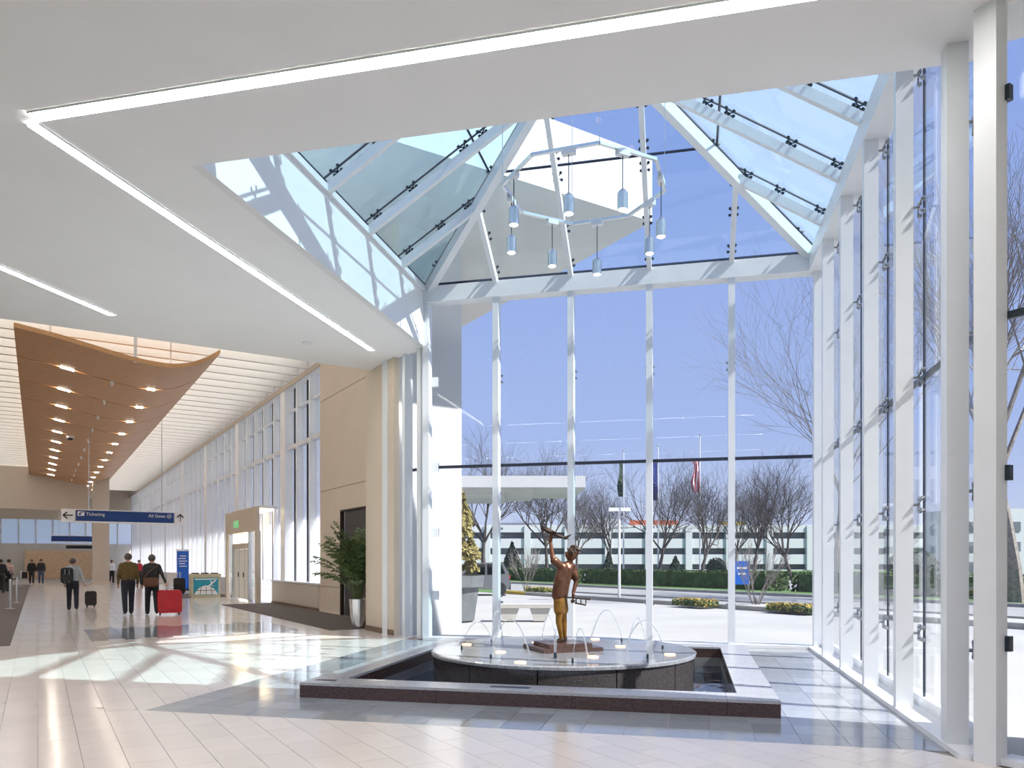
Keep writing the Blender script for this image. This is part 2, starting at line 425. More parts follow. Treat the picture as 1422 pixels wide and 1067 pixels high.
def light_strip(name, a, b, w, label):
    a = Vector(a); b = Vector(b); mid = (a + b) / 2; mid.z = ZC - .03
    t = thing(name, mid, label, 'ceiling light', 'recessed light lines in the white ceiling')
    d = (b - a).normalized(); sd = Vector((d.y, -d.x, 0))
    MB().beam(a + UP * (ZC - .009), b + UP * (ZC - .009), w, .014).build('diffuser', 'strip_light', t)
    for k in (-1, 1):
        MB().beam(a + sd * (k * (w / 2 + .008)) + UP * (ZC - .012), b + sd * (k * (w / 2 + .008)) + UP * (ZC - .012), .012, .020).build('trim', 'white_steel', t)
    return t
light_strip('light_strip', (-6.30, 6.25, 0), (1.9, 6.25, 0), .14, 'long bright ceiling light line running across to the upper right')
light_strip('light_strip', (-6.42, 6.36, 0), (-6.42, 14.75, 0), .12, 'ceiling light line running diagonally back beside the skylight')
light_strip('light_strip', (-10.0, 6.36, 0), (-10.0, 11.6, 0), .12, 'short ceiling light line at the left edge above the wood panels')
light_strip('light_strip', (-9.5, 2.6, 0), (6.2, 2.6, 0), .14, 'unseen ceiling light line added behind the viewer to brighten the hall')  # this line and the next are unseen, added to brighten the hall
light_strip('light_strip', (-13.5, -1.2, 0), (8, -1.2, 0), .14, 'second unseen ceiling light line added behind the viewer to brighten the hall')
o = MB().lathe([(.10, 0), (.11, .012), (.02, .02)], gp(427, 476, ZC - .012) if False else px(427, 4.4 * FPX / (780 - 476)) + UP * (ZC - .02), 20).build('ceiling_speaker', 'white_paint'); tag(o, 'small round white speaker flush in the ceiling', 'speaker')

# ------------------------------------------------------------------ spider fitting meshes
def fitting_mesh(name, matn, reach=.065, disc=.026):
    mb = MB()
    mb.lathe([(.016, -.14), (.016, -.05), (.022, -.05), (.022, -.03)], (0, 0, 0), 8)
    for a in (1, -1):
        for b_ in (1, -1):
            mb.beam((0, 0, -.045), (a * reach, b_ * reach, -.03), .014, .014, (0, 0, 1))
            mb.lathe([(disc * .6, -.035), (disc, -.02), (disc, 0.0)], (a * reach, b_ * reach, 0), 8)
    return mb.data(name, matn)
FIT_D = fitting_mesh('spider_fitting', 'dark_steel'); FIT_S = fitting_mesh('spider_fitting', 'fitting_steel')
def fit(parent, me, p, a, b_, n):          # n points from room to outside
    mt = Matrix((Vector(a).normalized(), Vector(b_).normalized(), Vector(n).normalized())).transposed().to_4x4(); mt.translation = Vector(p)
    return inst('spider_fitting', me, parent, mt)

# ------------------------------------------------------------------ far glass wall
w1 = thing('window_1', (0, 0, 0), 'tall far glass wall behind the fountain with white mullions', 'window', kind='structure')
gy = 15.02; ZT = 3.55
for k in range(1, 5):
    x = X0 + BAY * k
    MB().box(x - .06, x + .06, 14.72, 14.92, .0, ZE - .3).build('mullion', 'white_steel', w1)
    for z in (.84, 2.2, 5.3): fit(w1, FIT_S, (x, gy - .006, z), (1, 0, 0), (0, 0, 1), (0, 1, 0))
for x in (X0 + .04, X1 + .0):
    MB().box(x - .07, x + .07, 14.74, 14.94, 0, ZE - .3).build('corner_post', 'white_steel', w1)
for k in range(5):
    xa, xb = X0 + BAY * k + .008, X0 + BAY * (k + 1) - .008
    if k == 4: xb += .12
    MB().box(xa, xb, gy, gy + .014, .06, ZT - .03).build('pane', 'clear_glass', w1)
    MB().box(xa, xb, gy, gy + .014, ZT + .03, ZE + .02).build('pane', 'clear_glass', w1)
    MB().box(xa - .008, xb + .008, gy - .02, gy + .03, ZT - .03, ZT + .03).build('transom', 'dark_joint', w1)
MB().box(X0, X1 + .15, 14.7, 15.06, 0, .06).build('sill', 'white_paint', w1)
for z in (5.3, ZT, 2.2, .9):
    MB().box(X0 + .10, X0 + .24, 14.90, 15.0, z - .09, z + .09).build('bracket', 'white_steel', w1)

# ------------------------------------------------------------------ right glass wall
w2 = thing('window_2', (0, 0, 0), 'tall glass wall along the right side with deep white fins', 'window', kind='structure')
gx = 2.42
ys = [Y1 - BAY * k for k in range(1, 6)]
ys[-1] = 7.22
for k, y in enumerate(ys):
    last = k == 4
    w = .08 if last else .055
    MB().box(2.13, 2.30, y - w, y + w, 0, ZC if last else ZE - .3).build('mullion', 'white_steel', w2)
    MB().box(gx - .012, gx + .012, y - .008, y + .008, .06, ZE - .05).build('joint_seal', 'dark_joint', w2)
    for z in (.84, 2.2, ZT, 5.35) + (() if last else (6.75,)):
        fit(w2, FIT_S, (gx - .014, y, z), (0, 1, 0), (0, 0, 1), (1, 0, 0))
edges = [15.02] + ys + [6.80]
for k in range(6):
    ya, yb = edges[k + 1] + .012, edges[k] - .012
    MB().box(gx - .006, gx + .006, ya, yb, .06, ZT - .025).build('pane', 'clear_glass', w2)
    MB().box(gx - .006, gx + .006, ya, yb, ZT + .025, ZE + .02 if k < 5 else ZC).build('pane', 'clear_glass', w2)
    MB().box(gx - .02, gx + .02, ya - .012, yb + .012, ZT - .025, ZT + .025).build('transom', 'dark_steel', w2)
MB().box(2.12, 2.46, 6.8, 15.0, 0, .05).build('sill', 'white_paint', w2)
MB().box(2.385, 2.455, 6.85, 15.0, .05, .17).build('base_channel', 'white_steel', w2)
MB().obox((2.33, 6.76, ZC / 2), SD * .085, ND * -.085, UP * (ZC / 2)).build('corner_post', 'white_steel', w2)

# angled window beyond the corner post
w4 = thing('window_3', (0, 0, 0), 'glass at the right edge angled away past the corner post', 'window', kind='structure')
ca = Vector((gx + .02, 6.80, 0)); dr = -SD
MB().obox(ca + dr * .25 + UP * 1.78, dr * .25, ND * -.007, UP * 1.74).build('pane', 'clear_glass', w4)
MB().obox(ca + dr * .25 + UP * 4.79, dr * .25, ND * -.007, UP * 1.21).build('pane', 'clear_glass', w4)
MB().obox(ca + dr * .25 + UP * ZT, dr * .25, ND * -.02, UP * .03).build('transom', 'dark_steel', w4)
MB().obox(ca + dr * .25 + UP * .025, dr * .25, ND * -.12, UP * .025).build('sill', 'white_paint', w4)
for z in (.95, 2.3, 5.3):
    MB().obox(ca + dr * .04 + ND * -.03 + UP * z, dr * .03, ND * -.03, UP * .06).build('bracket', 'dark_steel', w4)
mb = MB().obox(ca + dr * 5.6 + ND * .82 + UP * 4, dr * 5.1, ND * -1.0, UP * 4.0)  # unseen pier added to keep the sun off the front floor
o = mb.build('wall_shade_pier', 'beige_wall'); tag(o, 'unseen solid pier added beyond the angled glass to shade the front floor', 'wall', kind='structure')

# ------------------------------------------------------------------ skylight pyramid
sk = thing('window_4', (0, 0, 0), 'glass pyramid skylight with white rafters over the fountain', 'skylight', kind='structure')
apex = Vector(((X0 + X1) / 2, (Y0 + Y1) / 2, ZE + RISE))
for nm, bx in (('eave_beam', (X0 - .05, X1 + .16, 14.70, 15.0, ZE - .32, ZE)), ('eave_beam', (2.12, 2.42, Y0 + .0, 14.70, ZE - .32, ZE)),
               ('eave_beam', (X0 - .12, X0 + .06, Y0, 14.70, ZE - .10, ZE)), ('eave_beam', (X0, 2.12, Y0 - .1, Y0 + .1, ZE - .32, ZE))):
    MB().box(*bx).build(nm, 'white_steel', sk)
slopes = [((X0, Y1), (1, 0), (0, -1), 'roof_glass'), ((X1, Y0), (0, 1), (-1, 0), 'roof_glass_teal'), ((X0, Y0), (0, 1), (1, 0), 'roof_glass_teal'), ((X0, Y0), (1, 0), (0, 1), 'roof_glass_teal')]
for si, (O, A, T, gm) in enumerate(slopes):
    W = (X1 - X0) if A[0] else (Y1 - Y0); run = ((Y1 - Y0) if A[0] else (X1 - X0)) / 2
    A3 = Vector((*A, 0)); T3 = Vector((*T, 0)); O3 = Vector((*O, ZE)); kz = RISE / run
    nrm = Vector((-T[0] * kz, -T[1] * kz, 1)).normalized(); td = (T3 + UP * kz).normalized()
    def P(a, t, off=0.0): return O3 + A3 * a + T3 * t + UP * (kz * t) + nrm * off
    tmax = lambda a: run * min(a, W - a) / (W / 2)
    tri = [(0, 0), (W, 0), (W / 2, run)]; step = W / 5; TM = run * .5
    for k in range(5):
        for half in range(2):
            q = clip(clip(tri, -1, 0, -(k * step + .012)), 1, 0, (k + 1) * step - .012)
            q = clip(q, 0, 1, TM - .012) if half == 0 else clip(q, 0, -1, -(TM + .012))
            if area(q) < .03: continue
            MB().slab([P(a, t, .10) for a, t in q], nrm, .014).build('pane', gm, sk)
    for k in range(1, 5):
        a = k * step; t1 = tmax(a)
        MB().beam(P(a, 0, -.07), P(a, t1 - .05, -.07), .085, .14, nrm).build('rafter', 'white_steel', sk)
        MB().beam(P(a, 0, .105), P(a, t1, .105), .026, .022, nrm).build('joint_seal', 'dark_joint', sk)
        for t in ([.22, .85, TM - .16, TM + .16, 2.6] if t1 > 2 else [.22, .85, t1 - .15]):
            fit(sk, FIT_D, P(a, t, .094), A3, td, nrm)
    tw = TM * (W / 2) / run
    MB().beam(P(tw, TM, .105), P(W - tw, TM, .105), .034, .03, nrm).build('purlin_joint', 'dark_joint', sk)
    MB().beam(P(.0, .02, .10), P(W, .02, .10), .05, .03, nrm).build('eave_joint', 'dark_joint', sk)
for cx, cy in ((X0, Y0), (X1, Y0), (X0, Y1), (X1, Y1)):
    c = Vector((cx, cy, ZE)); d = apex - c
    MB().beam(c - UP * .09, apex - UP * .09, .14, .20).build('hip_rafter', 'white_steel', sk)
    MB().beam(c + UP * .12, apex + UP * .12, .04, .03).build('hip_joint', 'dark_joint', sk)
    for t in (.1, .3, .5, .7, .88):
        p = c + d * t + UP * .115; h = Vector((d.x, d.y, 0)).normalized()
        fit(sk, FIT_D, p, Vector((h.y, -h.x, 0)), d.normalized(), d.normalized().cross(Vector((-h.y, h.x, 0))) * -1 if False else UP)
MB().lathe([(.25, -.2), (.25, .05), (.05, .1)], apex, 16).build('hub', 'white_steel', sk)

# left glazed corner between the far wall and the building pier
w5 = thing('window_5', (0, 0, 0), 'narrow glazed corner between the far glass wall and the beige pier', 'window', kind='structure')
pa, pb = Vector((X0 - .08, 14.95, 0)), Vector((-6.52, 15.78, 0)); dd = (pb - pa); LL = dd.length; dd.normalize(); nn_ = Vector((-dd.y, dd.x, 0))
for t, w in ((.03, .07), (LL * .42, .05), (LL - .08, .10)):
    MB().obox(pa + dd * t + UP * ZC / 2, dd * w, nn_ * .1, UP * (ZC / 2)).build('mullion', 'white_steel', w5)
for t in (LL * .24, LL * .66):
    MB().obox(pa + dd * t + UP * ZC / 2 - nn_ * .1, dd * .03, nn_ * .014, UP * (ZC / 2)).build('joint_seal', 'dark_joint', w5)
MB().obox(pa + dd * LL / 2 - nn_ * .12 + UP * 1.78, dd * (LL / 2), nn_ * .006, UP * 1.74).build('pane', 'clear_glass', w5)
MB().obox(pa + dd * LL / 2 - nn_ * .12 + UP * 4.79, dd * (LL / 2), nn_ * .006, UP * 1.21).build('pane', 'clear_glass', w5)
MB().obox(pa + dd * LL / 2 - nn_ * .12 + UP * ZT, dd * (LL / 2), nn_ * .02, UP * .03).build('transom', 'dark_joint', w5)

# ------------------------------------------------------------------ building pier, beige wall, main roof
mb = MB(); mb.cbox(15.25, 16.9, 6.5, 6.62, 0, 8.9); mb.cur = 1; mb.cbox(15.25, 16.9, 6.62, 8.15, 6.0, 8.9); mb.cbox(15.25, 16.85, 6.62, 8.15, -.1, 6.0)
pier = mb.build('wall_pier', ['beige_wall', 'exterior_white']); tag(pier, 'beige and white pier where the concourse meets the atrium glass', 'wall', kind='structure')
MB().cbox(15.25, 16.9, 6.48, 6.5, 0, .12).build('baseboard', 'base_brown', pier)
wb = thing('wall_beige', CW(20, 7.75), 'beige panelled wall beside the potted palm', 'wall', kind='structure')
MB().cbox(16.9, 24.05, 7.74, 8.15, 0, 8.9).build('backing', 'taupe_wall', wb)
dz0, ds0, ds1 = 3.08, 19.2, 22.0
for z0, z1 in ((.0, .80), (.82, 3.82), (3.84, 6.7), (6.72, 8.85)):
    if z0 < dz0:
        zt = min(z1, dz0)
        MB().cbox(22.05, 24.04, 7.70, 7.74, z0, z1).build('panel', 'beige_wall', wb)
        MB().cbox(16.9, ds0 - .05, 7.70, 7.74, z0, z1).build('panel', 'beige_wall', wb)
        if z1 > dz0: MB().cbox(ds0 - .05, 22.05, 7.70, 7.74, dz0 + .03, z1).build('panel', 'beige_wall', wb)
    else: MB().cbox(16.9, 24.04, 7.70, 7.74, z0, z1).build('panel', 'beige_wall', wb)
dr1 = thing('door_1', CW(20.6, 7.74), 'dark brown doorway in the beige wall behind the palm', 'door', kind='structure')
MB().cbox(ds0, ds1, 7.725, 7.74, 0, dz0).build('leaf', 'dark_door', dr1)
MB().cbox(ds1 - .04, ds1 + .03, 7.66, 7.74, 0, dz0).build('jamb', 'bronze_dark', dr1)
MB().cbox(ds1 - .30, ds1 - .25, 7.70, 7.725, 0, dz0).build('stile', 'steel', dr1)
MB().cbox(ds0, ds1 + .03, 7.66, 7.74, dz0, dz0 + .05).build('head', 'bronze_dark', dr1)

roof = MB().cbox(12.3, 92, -16, 11.2, 8.9, 10.3).build('roof_main', 'exterior_white'); tag(roof, 'white overhanging main roof seen through the skylight glass', 'roof', kind='structure')
o = MB().cbox(16.45, 16.6, -16, 6.6, 6.5, 8.9).build('wall_bulkhead', 'bulkhead'); tag(o, 'unseen bulkhead above the hall ceiling, added to keep sky light out of the concourse', 'wall', kind='structure')  # unseen, added so no sky light leaks into the concourse

# concourse ceiling with white baffles
cc = thing('ceiling', (0, 0, 8.9), 'concourse ceiling of white cross baffles', 'ceiling', kind='structure')
bm_ = MB().cbox(0, .14, -14, 7.75, 8.15, 8.7).data('baffle', 'baffle_white')
for k in range(58):
    inst('baffle', bm_, cc, Matrix.Translation(SD * (17.0 + k * 1.08) - UP * 8.9))
ll_ = MB().cbox(0, .14, -13.8, 7.4, 8.70, 8.76).data('baffle_fill_light', 'baffle_fill_light')  # fill lamps added out of sight between baffles to brighten the concourse
for k in range(57): inst('baffle_fill_light', ll_, cc, Matrix.Translation(SD * (17.0 + k * 1.08 + .54) - UP * 8.9))
o = MB().cbox(16.6, 86, -14.3, -14, 0, 8.9).build('wall_left', 'bulkhead'); tag(o, 'pale wall at the far left of the ticketing hall', 'wall', kind='structure')

# concourse window wall
w6 = thing('window_6', CW(50, NW), 'long concourse window wall with closely spaced white fins', 'window', kind='structure')
MB().cbox(24.05, 86, NW - .2, NW + .2, 7.95, 8.9).build('head_beam', 'white_paint', w6)
MB().cbox(24.05, 86, NW - .26, NW - .2, 7.95, 8.12).build('head_trim', 'taupe_wall', w6)
MB().cbox(24.05, 86, NW - .12, NW + .1, 5.72, 5.86).build('transom', 'white_steel', w6)
MB().cbox(24.05, 86, NW - .09, NW + .1, 7.1, 7.16).build('transom', 'white_steel', w6)
MB().cbox(24.05, 29.9, 7.68, 8.1, 0, .84).build('sill_wall', 'beige_sill', w6)
MB().cbox(24.05, 29.9, 7.64, 8.1, .84, .89).build('sill', 'white_paint', w6)
MB().cbox(24.15, 29.8, 7.66, 7.68, .1, .80).build('sill_panel', 'beige_sill', w6)
MB().cbox(24.05, 29.9, 7.655, 7.68, 0, .08).build('baseboard', 'base_brown', w6)
MB().cbox(35.7, 86, 7.68, 8.1, 0, .84).build('sill_wall', 'white_paint', w6)
s = 24.1; k = 0
S_END = 84.5
while s < S_END:
    big_ = (k % 5 == 3)
    w = .30 if big_ else .055
    MB().cbox(s - w, s + w, NW - (.22 if big_ else .16), NW + .2, .86, 7.95).build('fin', 'white_fin', w6)
    MB().cbox(s + .755, s + .785, NW - .01, NW + .05, .86, 7.95).build('mullion', 'dark_steel' if s < 60 else 'white_steel', w6)
    for z0, z1, gm in ((.88, 5.72, 'milk_glass'), (5.86, 7.1, 'hazy_glass'), (7.16, 7.95, 'hazy_glass')):
        MB().cbox(s + w, s + 1.55 - .055, NW + .06, NW + .075, z0, z1).build('pane', gm, w6)
    s += 1.55; k += 1

# glass vestibule
ve = thing('vestibule', CW(32.8, 7.1), 'beige entrance vestibule with sliding glass doors and exit sign', 'vestibule')
MB().cbox(29.9, 35.6, 7.1, 7.22, 2.78, 3.72).build('header', 'beige_wall', ve)
MB().cbox(29.9, 30.0, 7.22, 7.9, .88, 3.72).build('side_panel', 'hazy_glass', ve)
MB().cbox(29.88, 30.02, 7.22, 7.9, 3.66, 3.76).build('side_rail', 'white_paint', ve)
MB().cbox(29.9, 35.6, 7.22, 7.9, 3.66, 3.72).build('roof', 'white_paint', ve)
for a, b_ in ((29.9, 30.15), (35.35, 35.6), (31.2, 31.3), (34.1, 34.2)): MB().cbox(a, b_, 7.1, 7.26, 0, 2.78).build('post', 'beige_wall' if b_ - a > .2 else 'steel', ve)
MB().cbox(31.3, 34.1, 7.12, 7.26, 2.12, 2.34).build('door_operator', 'taupe_wall', ve)
MB().cbox(31.3, 34.1, 7.16, 7.18, 2.36, 2.76).build('transom_glow', 'vestibule_glow', ve)  # glowing pane over the doors, stands for the warm lit inside
MB().cbox(30.2, 35.3, 7.3, 7.8, 3.58, 3.64).build('vestibule_fill', 'vestibule_glow', ve)  # unseen glowing panel added to brighten the vestibule
for i in range(3):
    dl = MB().cbox(31.32 + i * .93, 32.20 + i * .93, 7.175, 7.195, .06, 2.10).build('sliding_door', 'door_panel', ve)
    MB().cbox(31.40 + i * .93, 31.44 + i * .93, 7.14, 7.17, .95, 1.15).build('handle', 'black_print', dl)
    MB().cbox(31.30 + i * .93, 31.34 + i * .93, 7.165, 7.2, .06, 2.12).build('stile', 'steel', dl)
for a, b_ in ((30.15, 31.2), (34.2, 35.35)): MB().cbox(a, b_, 7.17, 7.19, .1, 2.76).build('side_light', 'door_glass', ve)
ex = MB().cbox(33.0, 33.75, 7.05, 7.1, 3.02, 3.30).build('exit_sign', 'green_exit', ve)
lettering(ve, 'EXIT', CW(33.68, 7.045, 3.07), .26, -SD, UP)

# end of the concourse
we = thing('wall_end', CW(85, 0), 'pale end wall of the concourse with a high window band', 'wall', kind='structure')
MB().cbox(85, 85.4, -14, 8.2, 0, 3.3).build('lower_wall', 'bulkhead', we)
MB().cbox(85, 85.4, -14, 8.2, 5.6, 8.9).build('upper_wall', 'beige_wall', we)
MB().cbox(82.5, 82.7, -1, 5.6, 0, 2.6).build('timber_screen', 'light_wood', we)
for i in range(16):
    MB().cbox(85.1, 85.3, -14 + i * 1.38, -13.9 + i * 1.38, 3.3, 5.6).build('mullion', 'white_steel', we)
    MB().cbox(85.18, 85.2, -13.9 + i * 1.38, -12.62 + i * 1.38, 3.3, 5.6).build('pane', 'milk_glass', we)
pl = thing('column', CW(60, 3.8), 'square beige column near the far end of the concourse', 'column')
MB().cbox(59.4, 60.4, 3.2, 4.2, 0, 8.1).build('shaft', 'taupe_wall', pl); MB().cbox(59.35, 60.45, 3.15, 4.25, 0, .2).build('base', 'beige_wall', pl)
o = MB().cbox(62.0, 62.5, -12, 3.0, 5.2, 8.1).build('wall_soffit', 'taupe_wall'); tag(o, 'taupe lowered bulkhead crossing the far concourse', 'wall', kind='structure')

# wood cloud
cl = thing('wood_ceiling_cloud', CW(23.3, 2, 7.2), 'long curved wooden panel ceiling feature with small downlights', 'ceiling panel')
prof = []
S0 = 23.3
for u, v in ((19, 454), (50, 462), (84, 471), (130, 485), (180, 500), (215, 508), (242, 511), (267, 508.5), (288, 501), (306, 491)):
    th = math.atan((u - HX) / FPX) + math.pi / 4 - YAW
    n = S0 * math.tan(th); d = .849 * S0 + .528 * n
    prof.append((n, EYE + (HY - v) / FPX * d))
def smooth_prof(pr, m=4):
    out = []
    for i in range(len(pr) - 1):
        p0, p1, p2, p3 = pr[max(i - 1, 0)], pr[i], pr[i + 1], pr[min(i + 2, len(pr) - 1)]
        for j in range(m):
            t = j / m; out.append(tuple(.5 * (2 * p1[c_] + (p2[c_] - p0[c_]) * t + (2 * p0[c_] - 5 * p1[c_] + 4 * p2[c_] - p3[c_]) * t * t + (3 * p1[c_] - p0[c_] - 3 * p2[c_] + p3[c_]) * t ** 3) for c_ in (0, 1)))
    return out + [pr[-1]]
prof = smooth_prof(prof)
def zprof(n):
    for (a, za), (b_, zb) in zip(prof, prof[1:]):
        if a <= n <= b_: return za + (zb - za) * (n - a) / (b_ - a)
    return prof[-1][1]
def cloud_panel(s0, s1, lift=0.0, th=.12):
    mb = MB(); k = len(prof)
    vs = [CW(s_, n, z + dz + lift) for s_ in (s0, s1) for dz in (0, th) for n, z in prof]
    fs = []
    idx = lambda si, zi, i: si * 2 * k + zi * k + i
    for i in range(k - 1):
        fs += [(idx(0, 0, i), idx(0, 0, i + 1), idx(1, 0, i + 1), idx(1, 0, i)), (idx(0, 1, i), idx(1, 1, i), idx(1, 1, i + 1), idx(0, 1, i + 1)),
               (idx(0, 0, i), idx(0, 1, i), idx(0, 1, i + 1), idx(0, 0, i + 1)), (idx(1, 0, i), idx(1, 0, i + 1), idx(1, 1, i + 1), idx(1, 1, i))]
    fs += [(idx(0, 0, 0), idx(1, 0, 0), idx(1, 1, 0), idx(0, 1, 0)), (idx(0, 0, k - 1), idx(0, 1, k - 1), idx(1, 1, k - 1), idx(1, 0, k - 1))]
    mb.add(vs, fs[::1]); return mb
s = S0; PL = 3.3
for k in range(17):
    pn = cloud_panel(s, s + PL - .10).build('panel', 'wood', cl, smooth=False)
    sg = s + PL - .05
    cloud_panel(sg - .14, sg + .14, .125, .02).build('gap_dark_strip', 'dark_door', cl)  # dark strip added above each gap to stop light and darken it
    for n, w in ((.75, .36), (3.05, .22)):
        MB().obox(CW(sg, n, zprof(n) + .01), SD * .055, (ND * w / 2) + UP * ((zprof(n + w / 2) - zprof(n - w / 2)) / 2), UP * .03).build('downlight', 'down_light', cl)
    MB().lathe([(.03, -.14), (.045, -.02), (.03, .1)], CW(sg, 1.95, zprof(1.95)), 8).build('sprinkler', 'white_paint', cl)
    for n in (.3, 3.4): MB().tube([CW(s + 1.6, n, zprof(n) + .08), CW(s + 1.6, n, 8.2)], .02, 5).build('hanger', 'white_steel', cl)
    s += PL
MB().cbox(S0 + .02, S0 + .10, 2.25, 2.33, 7.1, 8.1).build('hanger', 'white_steel', cl)
MB().cbox(S0 + .02, S0 + .10, 2.25, 2.62, 8.03, 8.1).build('hanger', 'white_steel', cl)
cmr = thing('dome_camera', CW(39.8, 1.25, zprof(1.25) - .22), 'small white security dome under the wooden ceiling panels', 'camera')
MB().lathe([(.02, -.2), (.10, -.17), (.12, -.1)], CW(39.8, 1.25, zprof(1.25) - .03), 12).build('dome', 'black_print', cmr); MB().lathe([(.16, -.1), (.16, 0)], CW(39.8, 1.25, zprof(1.25) - .03), 12).build('housing', 'white_paint', cmr)

# ------------------------------------------------------------------ pendant light ring
RC = Vector(((X0 + X1) / 2, (Y0 + Y1) / 2 - .05, 7.08)); RR = 1.2
rg = thing('ring_pendant_light', RC, 'octagonal suspended track light with eight hanging lamps under the skylight', 'light fixture')
oct_ = [RC + Vector((math.cos(t), math.sin(t), 0)) * RR for t in [math.pi / 4 * k + .30 for k in range(8)]]
for k in range(8):
    a, b_ = oct_[k], oct_[(k + 1) % 8]
    MB().beam(a, b_, .045, .04).build('track', 'steel', rg)
    m3 = a.lerp(b_, .55 if k % 2 else .4)
    pd = MB().obox(m3 - UP * .05, (b_ - a).normalized() * .09, (b_ - a).normalized().cross(UP) * -.045, UP * .035).build('pendant', 'white_steel', rg)
    ln = (.55, .62, .5, .58, .48, .62, .55, .6)[k]
    MB().tube([m3 - UP * .08, m3 - UP * ln], .007, 5).build('cord', 'dark_steel', pd)
    MB().lathe([(.072, -.25), (.072, -.03), (.05, 0), (.015, .03)], m3 - UP * ln, 14).build('lamp_shade', 'steel', pd, smooth=False)
    MB().lathe([(.035, -.268), (.062, -.252), (.03, -.249)], m3 - UP * ln, 12).build('lens', 'lamp_glow', pd)
for k in (0, 2, 4, 6):
    p = oct_[k]; t = min(p.x - X0, X1 - p.x, p.y - Y0, Y1 - p.y)
    MB().tube([p, p + UP * (ZE + RISE * t / 3.75 - .1 - p.z)], .006, 4).build('suspension_wire', 'steel', rg)

# ------------------------------------------------------------------ fountain
FC = Vector(((FX0 + FX1) / 2, (FY0 + FY1) / 2 + .02, 0)); DR, DZ, KZ = 1.88, .345, .175
fo = thing('fountain', (FC.x, FC.y, 0), 'square dark granite fountain with raised round basin and arching jets', 'fountain')
def kerb(x0, x1, y0, y1):
    b_ = MB().box(x0, x1, y0, y1, .0, KZ - .03).build('kerb_stone', 'granite_curb', fo)
    MB().box(x0, x1, y0 - .004, y1 + .004, KZ - .03, KZ).build('coping', 'granite_curb_lit', b_)
cuts = [FX0, -2.78, -1.24, .38, FX1]
for a, b_ in zip(cuts, cuts[1:]):
    kerb(a + .002, b_ - .002, FY0, FY0 + RW); kerb(a + .002, b_ - .002, FY1 - RW, FY1)
cy = [FY0 + RW, 10.1, 11.6, FY1 - RW]
for a, b_ in zip(cy, cy[1:]):
    kerb(FX0, FX0 + RW, a + .004, b_ - .004); kerb(FX1 - RW, FX1, a + .004, b_ - .004)
ix0, ix1, iy0, iy1 = FX0 + RW, FX1 - RW, FY0 + RW, FY1 - RW
mb = MB(); mb.box(ix0 - .05, ix1 + .05, iy0 - .05, iy1 + .05, -.45, -.40)
for q in ((ix0 - .05, ix0, iy0, iy1), (ix1, ix1 + .05, iy0, iy1), (ix0, ix1, iy0 - .05, iy0), (ix0, ix1, iy1, iy1 + .05)): mb.box(*q, -.40, .0)
mb.build('pool_basin', 'pool_stone', fo)
MB().box(ix0, ix1, iy0, iy1, -.16, -.14).build('pool_water', 'water', fo)
MB().box(-2.2, -1.75, FY0 + .18, FY0 + .27, KZ, KZ + .004).build('overflow_grille', 'dark_steel', fo)
MB().box(FX0 + .10, FX0 + .35, FY0 + .2, FY0 + .26, KZ, KZ + .004).build('overflow_grille', 'dark_steel', fo)
# basin wall in curved panels
K = 12
for k in range(K):
    mb = MB(); a0, a1 = 2 * math.pi * k / K + .004, 2 * math.pi * (k + 1) / K - .004; n = 8
    pts = [(math.cos(a0 + (a1 - a0) * i / n), math.sin(a0 + (a1 - a0) * i / n)) for i in range(n + 1)]
    poly = [(FC.x + DR * .985 * c, FC.y + DR * .985 * s_) for c, s_ in pts] + [(FC.x + DR * .9 * c, FC.y + DR * .9 * s_) for c, s_ in pts[::-1]]
    mb.prism(poly, -.40, DZ - .052); mb.build('basin_panel', 'granite_disc', fo)
mb = MB(); mb.lathe([(DR * .975, -.055), (DR, -.05), (DR, -.015), (DR - .02, 0), (DR - .3, -.012), (.3, -.012)], FC + UP * DZ, 96)
mb.build('basin_top', 'granite_wet', fo, smooth=False)
bt = Vector((FC.x, FC.y, DZ - .012))
for k in range(8):
    th = 2 * math.pi * k / 8 + .25
    rd = Vector((math.cos(th), math.sin(th), 0))
    nz_ = bt + rd * 1.45
    jt = MB().lathe([(.016, 0), (.013, .05), (.006, .06)], nz_, 8).build('nozzle', 'dark_steel', fo)
    H = .46 if k % 2 else .36; span = .55
    tw = (rd * -1 + Vector((-rd.y, rd.x, 0)) * .5).normalized()
    pts = [nz_ + UP * .07 + tw * (span * t) + UP * (H * 4 * t * (1 - t) - .05 * t) for t in [i / 14 for i in range(15)]]
    MB().tube(pts, [.006 + .006 * i / 14 for i in range(15)], 6).build('water_jet', 'water_jet', jt, smooth=True)
    lp = bt + rd * 1.05
    MB().lathe([(.075, 0), (.075, .012), (.01, .013)], bt + Vector((math.cos(th + .35), math.sin(th + .35), 0)) * (1.55 if k % 2 else .95), 14).build('pool_light', 'pool_light', fo)
jp = bt + FW * -1.0 + RT * -.16
jt = MB().lathe([(.022, 0), (.018, .07), (.008, .08)], jp, 8).build('nozzle', 'dark_steel', fo)
MB().tube([jp + UP * .07, jp + UP * .25, jp + UP * .38], [.016, .022, .012], 7).build('water_jet', 'water_jet', jt, smooth=True)

